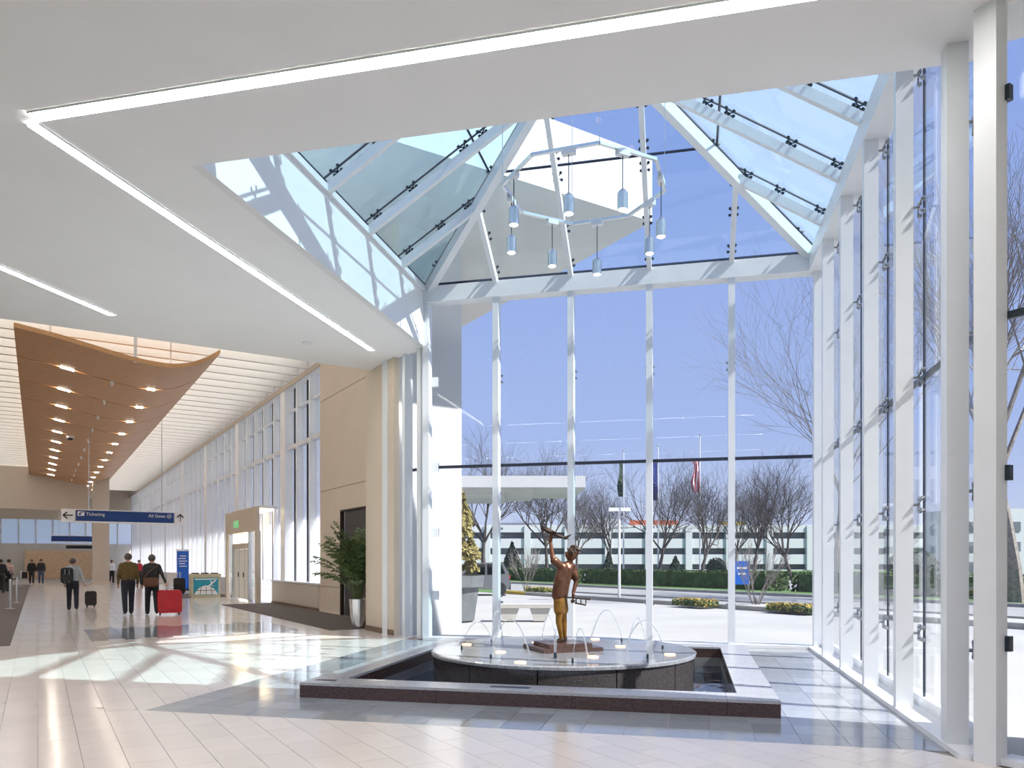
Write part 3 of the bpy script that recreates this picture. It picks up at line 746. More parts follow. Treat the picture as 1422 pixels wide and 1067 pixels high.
# ------------------------------------------------------------------ bodies: capsules fused into one surface
def fuse(name, caps, mats, voxel, parent=None, off=(0, 0, 0)):
    mb = MB()
    for p0, p1, r0, r1, mi in caps:
        p0 = Vector(p0); p1 = Vector(p1); d = p1 - p0; L = d.length; k = 12
        q = d.to_track_quat('Z', 'Y').to_matrix().to_4x4() if L > 1e-6 else Matrix.Identity(4)
        pr = [(max(.0005, r0 * math.cos(a)), r0 * math.sin(a)) for a in [-math.pi / 2 + math.pi / 2 * i / 4 for i in range(5)]]
        pr += [(max(.0005, r1 * math.cos(a)), L + r1 * math.sin(a)) for a in [math.pi / 2 * i / 4 for i in range(5)]]
        mb.lathe(pr, p0, k, q)
    me = mb.data(name + '_raw', 'skin')
    ob = bpy.data.objects.new(name + '_raw', me); COL.objects.link(ob)
    rm = ob.modifiers.new('r', 'REMESH'); rm.mode = 'VOXEL'; rm.voxel_size = voxel; rm.use_smooth_shade = True
    sm = ob.modifiers.new('s', 'SMOOTH'); sm.iterations = 3; sm.factor = .5
    dg = bpy.context.evaluated_depsgraph_get(); dg.update()
    ev = ob.evaluated_get(dg); out = bpy.data.meshes.new_from_object(ev)
    bpy.data.objects.remove(ob); bpy.data.meshes.remove(me); out.name = name
    out.materials.clear()
    for m_ in mats: out.materials.append(M[m_])
    n = len(out.polygons); cen = np.empty(n * 3); out.polygons.foreach_get('center', cen); cen = cen.reshape(-1, 3)
    best = np.full(n, 1e9); idx = np.zeros(n, int)
    for p0, p1, r0, r1, mi in caps:
        a = np.array(p0, float); b_ = np.array(p1, float); d = b_ - a; L2 = max(1e-9, d @ d)
        t = np.clip(((cen - a) @ d) / L2, 0, 1)
        dist = np.linalg.norm(cen - (a + t[:, None] * d), axis=1) - (r0 + (r1 - r0) * t)
        w = dist < best; best[w] = dist[w]; idx[w] = mi
    out.polygons.foreach_set('material_index', idx.tolist()); out.polygons.foreach_set('use_smooth', [True] * n); out.update()
    o = bpy.data.objects.new(name, out); COL.objects.link(o)
    if parent is not None: o.parent = parent
    return o
def hand(caps, w, d, side, mi, k=1.0, curl=.5):       # wrist, direction, thumb direction
    w = Vector(w); d = Vector(d).normalized(); side = Vector(side); side = (side - d * side.dot(d)).normalized(); pn = d.cross(side)
    caps.append((w, w + d * .085 * k, .026 * k, .036 * k, mi))
    for j, (o_, L) in enumerate(((.030, .070), (.010, .080), (-.010, .074), (-.030, .058))):
        a = w + d * .10 * k + side * o_ * k; m1 = a + d * L * .5 * k + pn * curl * .012 * k; e1 = m1 + (d * (1 - curl) + pn * curl).normalized() * L * .5 * k
        caps.append((a, m1, .0105 * k, .010 * k, mi)); caps.append((m1, e1, .010 * k, .008 * k, mi))
    t0 = w + d * .03 * k + side * .03 * k; t1 = t0 + (d * .6 + side * .7).normalized() * .045 * k
    caps.append((t0, t1, .014 * k, .011 * k, mi)); caps.append((t1, t1 + (d * .9 + side * .2).normalized() * .032 * k, .011 * k, .009 * k, mi))
def person(label, pos, face, H, shirt, pants, hair='hair', stride=.0, arms=None, voxel=.016, group='people walking in the concourse', lean=0.0, fingers=True, headturn=0.0):
    """pos on the floor, face = heading vector in plan; arms = ((elbow),(wrist)) for left and right in local metres"""
    k = H / 1.75
    c = []
    SH, PA, SK, SO = 0, 1, 2, 3
    V = lambda x, y, z: Vector((x * k, (y + lean * max(0, z - .9)) * k, z * k))
    for sd, f in ((-1, stride), (1, -stride)):
        kn = V(.10 * sd, f * .55 + .03, .50); an = V(.10 * sd, f + (-.05 if f < 0 else 0), .09 + (.05 if f < -.1 else 0))
        c += [(V(.09 * sd, 0, .90), kn, .104 * k, .080 * k, PA), (kn, an, .080 * k, .066 * k, PA)]
        toe = an + Vector((.012 * sd, .15 * k, -.05 * k - (.03 * k if f < -.1 else 0))); heel = an + Vector((0, -.04 * k, -.045 * k))
        c += [(heel, toe, .042 * k, .036 * k, SO)]
    c += [(V(-.07, -.01, .95), V(.07, -.01, .95), .118 * k, .118 * k, PA), (V(-.07, 0, 1.0), V(-.085, 0, 1.22), .118 * k, .118 * k, SH), (V(.07, 0, 1.0), V(.085, 0, 1.22), .118 * k, .118 * k, SH), (V(0, 0, 1.02), V(0, 0, 1.34), .115 * k, .12 * k, SH),
          (V(-.085, 0, 1.22), V(-.105, 0, 1.36), .118 * k, .098 * k, SH), (V(.085, 0, 1.22), V(.105, 0, 1.36), .118 * k, .098 * k, SH),
          (V(-.165, -.005, 1.42), V(.165, -.005, 1.42), .068 * k, .068 * k, SH), (V(-.08, -.01, 1.455), V(.08, -.01, 1.455), .06 * k, .06 * k, SH),
          (V(0, -.005, 1.46), V(0, .015, 1.56), .056 * k, .052 * k, SK)]
    hc = V(0, .03, 1.635)
    ht = Vector((math.sin(headturn), math.cos(headturn), 0))
    c += [(hc + UP * -.03 * k + ht * .015 * k, hc + UP * .035 * k - ht * .012 * k, .082 * k, .094 * k, SK), (hc + ht * .055 * k - UP * .075 * k, hc + ht * .03 * k - UP * .05 * k, .045 * k, .06 * k, SK),
          (hc + ht * .094 * k + UP * .012 * k, hc + ht * .110 * k - UP * .018 * k, .010 * k, .014 * k, SK)]
    hs = Vector((ht.y, -ht.x, 0))
    for sd in (-1, 1): c.append((hc + hs * .088 * sd * k - UP * .025 * k, hc + hs * .094 * sd * k + UP * .02 * k, .013 * k, .015 * k, SK))
    arms = arms or (((-.25, -.04, 1.14), (-.25, .07, .89)), ((.25, -.04, 1.14), (.25, .07, .89)))
    for sd, (el, wr) in zip((-1, 1), arms):
        E = V(*el); Wr = V(*wr)
        c += [(V(.185 * sd, 0, 1.41), E, .062 * k, .047 * k, SH), (E, Wr, .047 * k, .034 * k, SH)]
        if fingers: hand(c, Wr, Wr - E, Vector((0, 1, 0)) if abs((Wr - E).normalized().y) < .8 else UP, SK, k)
        else: c.append((Wr, Wr + (Wr - E).normalized() * .12 * k, .034 * k, .028 * k, SK))
    root = thing('person', pos, label, 'person', group)
    root.rotation_euler.z = math.atan2(-face[0], face[1])
    fuse('body', c, [shirt, pants, 'skin', 'black_cloth'], voxel, root)
    # hair cap
    hb = MB(); cc_ = hc - ht * .014 * k + UP * .022 * k
    hb.lathe([(.101 * k * math.cos(a), .108 * k * math.sin(a)) for a in [-.55 + (math.pi / 2 + .5) * i / 7 for i in range(8)]], (0, 0, 0), 16)
    tilt = Matrix.Rotation(-headturn, 4, 'Z') @ Matrix.Rotation(math.radians(22), 4, 'X')
    hb.v = [tuple(tilt @ Vector(q) + cc_) for q in hb.v]
    me = hb.data('hair', hair, True); h = bpy.data.objects.new('hair', me); COL.objects.link(h); h.parent = root
    # belt of the eyes and mouth as small dark marks
    eb = MB()
    for sd in (-1, 1): eb.ball(hc + ht * .083 * k + hs * .032 * sd * k + UP * .012 * k, .011 * k, 6)
    eb.beam(hc + ht * .094 * k + hs * -.02 * k - UP * .062 * k, hc + ht * .094 * k + hs * .02 * k - UP * .062 * k, .008 * k, .006 * k)
    me = eb.data('face_features', 'hair'); h = bpy.data.objects.new('face_features', me); COL.objects.link(h); h.parent = root
    return root
def local_to_world(root, p): return Matrix.Translation(root.location) @ root.rotation_euler.to_matrix().to_4x4() @ Vector(p)

# ------------------------------------------------------------------ bronze statue
sb = Vector((FC.x, FC.y, DZ - .012))
st = thing('bronze_statue', sb, 'bronze statue of a boy lifting a model aeroplane on the fountain', 'statue')
def L3(a, z, f=0.0): return RT * a + FW * f + UP * (z - sb.z)        # statue local: image right, height, depth
def sxy(cx, cy, f=0.0): return L3((cx - 285) / 490, .415 + (945 - cy) / 490, f)
Z0 = .415
c = []
TS, SHO, LG, SK, DK = 0, 1, 2, 3, 4
lh, rh = sxy(262, 640, -.06), sxy(282, 640, .07)
lk, rk = sxy(256, 785, -.08), sxy(298, 785, .07)
la, ra = sxy(278, 912, -.05), sxy(304, 905, .08)
c += [(lh, sxy(262, 705, -.065), .085, .085, SHO), (rh, sxy(290, 705, .065), .085, .085, SHO),
      (sxy(262, 705, -.065), lk, .058, .045, LG), (sxy(290, 705, .065), rk, .058, .045, LG), (lk, la, .046, .030, LG), (rk, ra, .046, .030, LG)]
c += [(la + UP * -.01, la + L3(-.045, sb.z - .035, -.0), .036, .032, DK), (la, la + L3(-.09, sb.z - .045, .07), .036, .028, DK), (ra, ra + L3(-.09, sb.z - .05, .07), .036, .028, DK), (ra, ra + UP * -.04, .036, .034, DK)]
c += [(sxy(254, 600, -.055), sxy(268, 500, -.06), .098, .094, TS), (sxy(268, 500, -.06), sxy(285, 410, -.06), .094, .076, TS),
      (sxy(282, 600, .065), sxy(300, 500, .065), .096, .088, TS), (sxy(300, 500, .065), sxy(334, 412, .06), .088, .076, TS), (sxy(272, 595, 0), sxy(320, 420, 0), .10, .085, TS),
      (sxy(262, 392, -.09), sxy(362, 405, .10), .058, .058, TS), (sxy(300, 395, -.02), sxy(345, 395, .03), .062, .062, TS)]
nk, hd = sxy(338, 365, .0), sxy(352, 318, .0)
c += [(sxy(325, 385, .0), nk, .045, .042, SK), (hd, sxy(360, 300, .0), .082, .086, SK), (sxy(326, 318, .01), sxy(335, 335, 0), .05, .05, SK), (sxy(306, 300, .01), sxy(312, 310, .01), .012, .018, SK), (sxy(352, 320, -.085), sxy(356, 308, -.085), .014, .014, SK)]
le, lw = sxy(212, 335, -.12), sxy(200, 235, -.08)
c += [(sxy(262, 388, -.09), sxy(226, 362, -.12), .055, .062, TS), (sxy(226, 362, -.12), le, .040, .038, SK), (le, lw, .038, .026, SK)]
re, rw = sxy(384, 512, .05), sxy(362, 582, .0)
c += [(sxy(364, 408, .07), sxy(380, 478, .06), .055, .060, TS), (sxy(380, 478, .06), re, .038, .036, SK), (re, rw, .036, .026, SK)]
hand(c, lw, (0.05, 0, 1), RT * -1, SK, .8, .75); hand(c, rw, L3(.02, sb.z - 1, -.1), FW * -1, SK, .8, .8)
fuse('body', c, ['bronze', 'bronze_gold', 'bronze_gold', 'bronze', 'bronze_dark'], .010, st)
# tousled hair
random.seed(3); hb = MB()
for i in range(46):
    a = random.uniform(0, 6.28); e_ = random.uniform(-.15, 1.4)
    dv = RT * (math.cos(a) * math.cos(e_) * .9 + .28) + FW * (math.sin(a) * math.cos(e_)) + UP * math.sin(e_)
    p = sxy(358, 302) + dv.normalized() * .078
    hb.tube([p, p + dv.normalized() * .022 + RT * .01, p + dv.normalized() * .03 + RT * .024 - UP * .01], [.024, .018, .005], 5)
me = hb.data('hair', 'bronze_dark'); o = bpy.data.objects.new('hair', me); COL.objects.link(o); o.parent = st
# plinth slabs
def plinth(w, dpt, z0, z1, rot, matn):
    r = RT * math.cos(rot) + FW * math.sin(rot); f = FW * math.cos(rot) - RT * math.sin(rot)
    return MB().obox(sb + UP * ((z0 + z1) / 2), r * w / 2, f * dpt / 2, UP * ((z1 - z0) / 2)).build('plinth', matn, st)
plinth(.90, .80, 0, .055, .35, 'granite_curb'); plinth(.66, .60, .055, .107, .35, 'granite_curb')
def wpt(cx, cy, f=0.0): return sxy(cx, cy, f) + sb
ap = MB()
n0, t0 = wpt(130, 125, -.10), wpt(312, 208, -.06)
ax = (t0 - n0); 
ap.tube([n0, n0 + ax * .06, n0 + ax * .25, n0 + ax * .7, t0], [.008, .030, .038, .030, .010], 8)
sidev = ax.normalized().cross(UP).normalized()
mid = n0 + ax * .45
for sg in (-1, 1): ap.slab([mid + ax * -.08, mid + ax * .12, mid + ax * .26 + sidev * sg * .26, mid + ax * .18 + sidev * sg * .26], UP, .012)
for sg in (-1, 1): ap.slab([t0 - ax * .12, t0, t0 + ax * .05 + sidev * sg * .10, t0 - ax * .02 + sidev * sg * .10], UP, .008)
ap.slab([t0 - ax * .16, t0, wpt(352, 172, -.06), wpt(338, 176, -.06)], sidev, .01)
ap.build('model_airliner', 'bronze_dark', st)
bp_ = MB()
hpos = wpt(352, 618, .0)
for z_, a0, a1 in ((wpt(300, 625, 0).z, -.08, .26), (wpt(300, 665, 0).z, .04, .20)):
    bp_.obox(Vector((hpos.x, hpos.y, z_)) + RT * (a0 + a1) / 2, RT * (a1 - a0) / 2 - UP * .015, FW * .05, UP * .010)
for a in (.06, .13, .20): bp_.tube([hpos + RT * a + UP * (wpt(300, 625).z - hpos.z), hpos + RT * a + UP * (wpt(300, 665).z - hpos.z)], .009, 5)
bp_.tube([hpos + FW * -.12 - UP * .05, hpos + FW * .1 - UP * .05 + RT * .05], [.03, .012], 7)
bp_.build('model_biplane', 'bronze_dark', st)

# ------------------------------------------------------------------ potted palm
pp = gp(497, 872.5)
tag(MB().lathe([(.001, 0), (.145, 0), (.16, .02), (.20, .50), (.215, .70), (.195, .70), (.18, .62), (.01, .60)], pp, 28).build('planter_pot', 'silver_pot', smooth=False), 'tall silver metal pot holding the palm', 'pot')
pm = thing('potted_palm', pp + UP * .60, 'green bushy palm in a silver pot against the beige wall', 'plant')
random.seed(5)
for i in range(48):
    a = random.uniform(0, 6.28); tilt = random.uniform(.10, .75) if i > 7 else random.uniform(.02, .25)
    h = random.uniform(1.0, 2.1) if i > 9 else random.uniform(1.6, 2.3)
    hd_ = Vector((math.cos(a), math.sin(a), 0))
    base = pp + UP * .62 + hd_ * random.uniform(.01, .08)
    stem_top = base + UP * (h * .62) + hd_ * (tilt * .38)
    tip = stem_top + hd_ * (tilt * .75 + .22) + UP * (h * .28 - tilt * .42)
    pts = []
    for j in range(9):
        t = j / 8; q = base.lerp(stem_top, t) .lerp(stem_top.lerp(tip, t), t); pts.append(q)
    pts = [q - ND * max(0, (q - pp).dot(ND) - .75) + SD * max(0, -.22 - (q - pp).dot(SD)) for q in pts]
    fr = MB(); fr.tube(pts, [.011 - .008 * j / 8 for j in range(9)], 4)
    fr.cur = 0
    for j in range(3, 9):
        for e2 in ((0, .5) if j < 8 else (0,)):
            p = pts[j] if e2 == 0 else pts[j].lerp(pts[j + 1], e2)
            d = (pts[min(j + 1, 8)] - pts[j - 1]).normalized(); sd_ = d.cross(UP).normalized()
            ln = .36 * (1 - abs(j - 5.2) / 6)
            for sg in (-1, 1):
                tp = p + sd_ * sg * ln * .8 + d * ln * .55 - UP * ln * random.uniform(.1, .45)
                m1 = p.lerp(tp, .5) + UP * .025; w = d * .030
                fr.add([p - w * .5, p + w * .5, m1 + w, m1 - w], [(0, 1, 2, 3)]); fr.add([m1 - w, m1 + w, tp], [(0, 1, 2)])
    fr.build('frond', 'palm_leaf', pm)
MB().lathe([(.175, 0), (.17, .02), (.01, .03)], pp + UP * .615, 16).build('soil', 'soil', pm)

# ------------------------------------------------------------------ signs
def hanging_sign(label, s_, n0, n1, z0, z1, full=True):
    t = thing('hanging_sign', CW(s_, (n0 + n1) / 2, z0), label, 'sign')
    MB().cbox(s_, s_ + .16, n0, n1, z0, z1).build('panel', 'blue_sign', t)
    MB().cbox(s_ - .01, s_ + .17, n0 - .02, n1 + .02, z0 - .07, z0).build('edge_trim', 'sign_white', t)
    MB().cbox(s_ - .01, s_ + .17, n0 - .02, n1 + .02, z1, z1 + .04).build('edge_trim', 'sign_white', t)
    h = z1 - z0
    for n in (n0 + .5, n1 - .5): MB().tube([CW(s_ + .08, n, z1 + .03), CW(s_ + .08, n, 7.2 if n < 4.4 else 8.2)], .018, 6).build('hanger_rod', 'steel', t)
    if full:
        MB().cbox(s_, s_ + .16, n0 - .55, n0 - .03, z0 - .05, z1 + .04).build('arrow_panel', 'sign_white', t)
        MB().cbox(s_, s_ + .16, n1 + .03, n1 + .5, z0 - .05, z1 + .04).build('arrow_panel', 'sign_white', t)
        f = lambda n, z: CW(s_ - .008, n, z)
        zc = (z0 + z1) / 2; nc = n0 - .29
        a = MB(); a.beam(f(nc - .18, zc), f(nc + .18, zc), .02, .05)
        a.beam(f(nc - .19, zc), f(nc - .03, zc + .14), .02, .05); a.beam(f(nc - .19, zc), f(nc - .03, zc - .14), .02, .05); a.build('arrow', 'black_print', t)
        nc = n1 + .27
        a = MB(); a.beam(f(nc, zc - .17), f(nc, zc + .17), .05, .02, ND); a.beam(f(nc, zc + .18), f(nc - .14, zc + .03), .02, .05); a.beam(f(nc, zc + .18), f(nc + .14, zc + .03), .02, .05); a.build('arrow', 'black_print', t)
        lettering(t, 'Ticketing', CW(s_ - .01, n0 + .38, z0 + h * .52), h * .42, ND, UP)
        lettering(t, 'All Gates', CW(s_ - .01, n1 - .36, z0 + h * .52), h * .40, ND, UP, align='RIGHT')
        ic = MB()
        ic.cbox(s_ - .012, s_ - .004, n0 + .06, n0 + .32, z0 + h * .48, z0 + h * .88).build('pictogram', 'sign_white', t)
        ic = MB(); ic.cbox(s_ - .018, s_ - .010, n0 + .10, n0 + .20, z0 + h * .55, z0 + h * .70); ic.beam(CW(s_ - .015, n0 + .14, z0 + h * .74), CW(s_ - .015, n0 + .29, z0 + h * .83), .01, .035); ic.build('pictogram', 'blue_sign', t)
        ic = MB(); zc = z0 + h * .65; nc = n1 - .20
        for k in range(12):
            t0_, t1_ = 2 * math.pi * k / 12, 2 * math.pi * (k + 1) / 12
            ic.beam(f(nc + .09 * math.cos(t0_), zc + .09 * math.sin(t0_)), f(nc + .09 * math.cos(t1_), zc + .09 * math.sin(t1_)), .01, .015)
        ic.beam(f(nc - .05, zc - .02), f(nc + .05, zc + .03), .01, .03); ic.build('pictogram', 'sign_white', t)
    return t
hanging_sign('large blue hanging sign pointing to ticketing and gates', 38, 1.40, 5.32, 3.36, 3.83)
hanging_sign('smaller blue hanging sign far down the concourse', 66, .85, 4.0, 3.1, 3.5, False)
o = thing('hanging_screen', CW(70, 3.2, 2.6), 'thin dark hanging screen below the far blue sign', 'screen')
MB().cbox(70, 70.15, 1.9, 4.9, 2.62, 2.88).build('panel', 'black_print', o); MB().tube([CW(70.1, 3.2, 2.88), CW(70.1, 3.2, 8.1)], .02, 5).build('hanger_rod', 'steel', o)

kp = CW(45.0, 6.75)
ki = thing('blue_kiosk', kp, 'tall narrow blue sign totem beside the window wall', 'sign')
MB().obox(kp + UP * 1.15, ND * .30, SD * .06, UP * 1.05).build('panel', 'blue_kiosk', ki)
MB().obox(kp + UP * 2.22, ND * .32, SD * .08, UP * .05).build('cap', 'sign_white', ki); MB().obox(kp + UP * .05, ND * .32, SD * .2, UP * .05).build('base', 'dark_steel', ki)
for i in range(5): MB().obox(kp + UP * (1.9 - i * .14) - SD * .065 - ND * (.05 if i % 2 else 0), ND * (.16 + .03 * (i % 3)), SD * .005, UP * .022).build('printed_line', 'sign_white', ki)

bn = CW(35.95, 6.3); bl = thing('recycling_bin', bn, 'beige recycling bin box with a teal aeroplane picture', 'bin')
MB().obox(bn + UP * .48, ND * .60, SD * .30, UP * .48).build('body', 'bin_beige', bl)
MB().obox(bn + UP * 1.0, ND * .63, SD * .33, UP * .05).build('lid', 'bin_beige', bl)
for k in (-1, 0, 1): MB().obox(bn + UP * 1.07 + ND * .40 * k, ND * .13, SD * .2, UP * .03).build('slot', 'black_print', bl)
pf = lambda a, z: bn - SD * .302 + ND * a + UP * z
MB().slab([pf(-.52, .12), pf(.52, .12), pf(.52, .88), pf(-.52, .88)], -SD, .006).build('poster', 'teal_print', bl)
mb = MB(); q = [(-.50, .14)] + [(-.5 + 1.0 * i / 10, .14 + .40 * math.sin(math.pi * i / 10) ** .7) for i in range(1, 10)] + [(.50, .14)]
mb.slab([pf(a, z) - SD * .006 for a, z in q], -SD, .004).build('globe_print', 'sign_white', bl)
mb = MB()
for a in (-.25, 0, .25): mb.beam(pf(a, .14) - SD * .012, pf(a * .8, .50) - SD * .012, .006, .02, ND)
mb.beam(pf(-.42, .32) - SD * .012, pf(.42, .32) - SD * .012, .006, .02); mb.build('globe_lines', 'black_print', bl)
mb = MB(); mb.slab([pf(.05, .5) - SD * .014, pf(.10, .46) - SD * .014, pf(.42, .76) - SD * .014, pf(.36, .78) - SD * .014], -SD, .004)
mb.slab([pf(.14, .60) - SD * .014, pf(.22, .54) - SD * .014, pf(.40, .50) - SD * .014], -SD, .004); mb.slab([pf(.20, .64) - SD * .014, pf(.26, .66) - SD * .014, pf(.16, .80) - SD * .014], -SD, .004); mb.build('aeroplane_print', 'sign_white', bl)
mb = MB(); mb.slab([pf(-.46, .80) - SD * .007, pf(.46, .80) - SD * .007, pf(.46, .84) - SD * .007, pf(-.46, .84) - SD * .007], -SD, .004).build('printed_line', 'sign_white', bl)

# ------------------------------------------------------------------ travellers
AW = (SD + ND * .02)
pA, pB, pC = gp(101, 848), gp(178, 854), gp(211, 854)
person('person in a grey shirt and dark trousers walking away with a backpack', pA, SD, 1.70, 'grey_cloth', 'navy_cloth', 'hair_grey', .22, (((-.25, -.02, 1.14), (-.24, .06, .90)), ((.27, -.10, 1.15), (.33, -.22, .93))))
person('person in an olive brown shirt and navy trousers walking away', pB, SD, 1.84, 'olive_cloth', 'navy_cloth', 'hair_grey', -.24)
person('person in a black jacket walking away beside the red suitcase', pC, SD, 1.80, 'jacket', 'black_cloth', 'hair_grey', .18, (((-.25, -.04, 1.14), (-.25, .07, .89)), ((.27, -.10, 1.15), (.34, -.22, .93))))
def suitcase(label, pos, w, h, dp, m_, hdl, tiltd=0.0):
    t = thing('suitcase', pos, label, 'suitcase'); r = ND; f = SD
    b_ = MB(); wb, hb_ = w / 2, h
    prof_ = [(-wb + .04, .06), (wb - .04, .06), (wb, .12), (wb, h - .06), (wb - .05, h), (-wb + .05, h), (-wb, h - .06), (-wb, .12)]
    b_.slab([pos + r * a + UP * z - f * dp / 2 + f * (z * tiltd) for a, z in prof_], f, dp).build('shell', m_, t)
    MB().obox(pos + UP * h * .45 - f * (dp / 2 + .012) + f * (h * .45 * tiltd), r * (wb * .75), f * .012, UP * h * .22 + f * h * .22 * tiltd).build('front_pocket', m_, t)
    for a in (-1, 1):
        MB().obox(pos + r * a * (wb - .07) + UP * .035, r * .02, f * .035, UP * .035).build('wheel', 'tyre', t)
    hd2 = pos + UP * h + f * (dp * .3 + h * tiltd)
    mb = MB(); 
    for a in (-.08, .08): mb.tube([hd2 + r * a - UP * .05, hd2 + r * a + UP * hdl + f * (hdl * tiltd)], .009, 5)
    mb.tube([hd2 - r * .09 + UP * hdl + f * (hdl * tiltd), hd2 + r * .09 + UP * hdl + f * (hdl * tiltd)], .013, 5); mb.build('pull_handle', 'steel', t)
    return t
suitcase('small black rolling suitcase behind the person in grey', gp(126, 843.5), .36, .56, .24, 'black_case', .30, .12)
suitcase('large red rolling suitcase pulled by the person in black', gp(235.5, 854), .66, .74, .32, 'red_case', .22, .12)
def bev(o, w):
    m_ = o.modifiers.new('bevel', 'BEVEL'); m_.width = w; m_.segments = 4; m_.limit_method = 'ANGLE'
    o.data.polygons.foreach_set('use_smooth', [True] * len(o.data.polygons)); return o
bk = pA + UP * 1.18 * .97 - SD * .23 - ND * .17
t = thing('backpack', bk - UP * .28, 'black and grey backpack on the person in grey', 'backpack')
bev(MB().obox(bk, ND * .18, SD * -.12, UP * .26).build('bag', 'black_cloth', t), .10); bev(MB().obox(bk - SD * .12 - UP * .08, ND * .13, SD * -.05, UP * .13).build('pocket', 'black_case', t), .045)
for a in (-.06, .06): MB().tube([bk - SD * .125 + ND * a + UP * .2, bk - SD * .155 + ND * a - UP * .22], .012, 5).build('strap', 'grey_cloth', t)
bg = pC + UP * .98 - SD * .20 - ND * .06
t = thing('shoulder_bag', bg - UP * .18, 'brown leather shoulder bag on the person in black', 'bag')
bev(MB().obox(bg, ND * .19, SD * -.06, UP * .14).build('bag', 'brown_leather', t), .05); MB().obox(bg - SD * .065 + UP * .03, ND * .20, SD * .008, UP * .10).build('flap', 'brown_leather', t)
MB().tube([bg - ND * .2 + UP * .13, bg - ND * .05 + UP * .30 , bg + ND * .20 + UP * .50 + SD * .06], .012, 5).build('strap', 'brown_leather', t)
far = dict(voxel=.024, fingers=False)
pD, pE = gp(44, 811), gp(57, 811)
person('person in a dark coat with a dark bag, left one of the distant pair', pD, -SD, 1.74, 'black_cloth', 'black_case', 'hair', .10, **far)
person('person in a dark jacket and blue jeans, right one of the distant pair', pE, -SD, 1.76, 'jacket', 'jeans', 'hair', .12, **far)
o = thing('hand_bag', pD - ND * .42 + UP * .35, 'dark shoulder bag beside the left one of the distant pair', 'bag'); MB().obox(pD - ND * .42 + UP * .62, ND * .17, SD * .09, UP * .22).build('bag', 'black_case', o); MB().tube([pD - ND * .5 + UP * .82, pD - ND * .36 + UP * 1.1, pD - ND * .26 + UP * .82], .012, 5).build('strap', 'black_case', o)
pF, pG = gp(12, 822), gp(1, 824)
person('person in a pink top holding a dark coat at the queue posts', pF, (SD + ND * .5).normalized(), 1.72, 'pink_cloth', 'mat_carpet', 'hair', .05, **far)
person('person in dark clothes at the left edge of the picture', pG, (SD - ND * .2).normalized(), 1.72, 'black_cloth', 'black_case', 'hair', .05, **far)
o = thing('folded_coat', pF - ND * .1 - SD * .25 + UP * .8, 'dark coat carried by the person in pink', 'coat'); MB().ball(pF - ND * .1 - SD * .24 + UP * .98, .2, 8, (1.1, .7, .8)).build('cloth', 'black_cloth', o, smooth=True); MB().slab([pF - ND * .3 - SD * .34 + UP * .9, pF + ND * .1 - SD * .34 + UP * .9, pF + ND * .05 - SD * .34 + UP * .55, pF - ND * .25 - SD * .34 + UP * .5], SD, .06).build('hem', 'black_cloth', o)
suitcase('black suitcase standing by the left edge queue posts', gp(3, 821), .40, .62, .26, 'black_case', .3)
people_far = [((155, 810), 'white_cloth', 'black_cloth', 'person in a white shirt near the far column'), ((193, 812), 'red_cloth', 'black_cloth', 'person in a red top between the two walkers'),
              ((128, 803), 'black_cloth', 'black_cloth', 'leftmost of three dark figures standing by the far column'), ((134, 803), 'jacket', 'black_case', 'middle of three dark figures standing by the far column'), ((141, 804), 'black_cloth', 'navy_cloth', 'rightmost of three dark figures standing by the far column')]
for (u, v), a, b_, lb in people_far: person(lb, gp(u, v), (-SD + ND * .3).normalized(), 1.70, a, b_, 'hair', .04, **far)
q = gp(249, 826); o = suitcase('dark upright suitcase parked below the blue totem', q, .5, .8, .3, 'black_case', .25)
q2 = gp(240, 822); o = thing('baggage_cart', q2, 'grey baggage cart behind the red suitcase', 'cart')
MB().obox(q2 + UP * .2, ND * .35, SD * .5, UP * .03).build('deck', 'steel', o); MB().tube([q2 + ND * .33 + UP * .2, q2 + ND * .33 + UP * 1.0, q2 - ND * .33 + UP * 1.0, q2 - ND * .33 + UP * .2], .025, 6).build('frame', 'steel', o)
for a in (-.3, .3): MB().obox(q2 + ND * a + UP * .085, ND * .02, SD * .08, UP * .085).build('wheel', 'tyre', o)
# queue posts
def post(label, p):
    t = thing('queue_post', p, label, 'queue post', 'belt barrier posts at the left edge')
    MB().lathe([(.17, 0), (.17, .015), (.03, .03)], p, 18).build('base', 'steel', t); MB().lathe([(.032, .03), (.032, .93), (.04, .93), (.04, 1.0)], p, 12).build('pole', 'steel', t)
    return t
for (u, v), lb in (((14, 846), 'nearest steel queue post on the dark carpet'), ((23, 838), 'second steel queue post on the dark carpet'), ((29, 815), 'third and smallest steel queue post before the dark pair')): post(lb, gp(u, v))
a, b_ = gp(14, 846), gp(23, 838)
o = MB().beam(a + UP * .95, b_ + UP * .95, .01, .05).build('queue_belt', 'black_cloth'); tag(o, 'black belt between the two nearest queue posts', 'belt')

# ------------------------------------------------------------------ outdoors: ground
mb = MB()
for q in ((-350, -20, -120, 420), (20, 350, -120, 420), (-20, 20, -120, -14), (-20, 20, 16, 420)): mb.box(*q, -.8, -.06)
gr = mb.build('ground', 'grass'); tag(gr, 'flat ground beyond the roads', 'ground', kind='structure')
mb = MB(); dp = [tuple(CW(*q)[:2]) for q in ((-70, 6.5), (160, 6.5), (160, 20), (-70, 20))]
mb.prism(clip(dp, -1, 0, -2.5), -.3, -.03); mb.prism(clip(clip(dp, 1, 0, 2.5), 0, -1, -15.1), -.3, -.03)
o = mb.build('driveway', 'concrete_drive'); tag(o, 'pale concrete forecourt outside the glass', 'driveway', kind='structure')
o = MB().cbox(-70, 160, 22.6, 29.6, -.3, -.03).build('road', 'asphalt'); tag(o, 'pale asphalt road behind the planted median', 'road', kind='structure')
o = MB().cbox(-70, 160, 37, 62, -.3, -.03).build('car_park_ground', 'asphalt'); tag(o, 'asphalt yard behind the hedge', 'road', kind='structure')
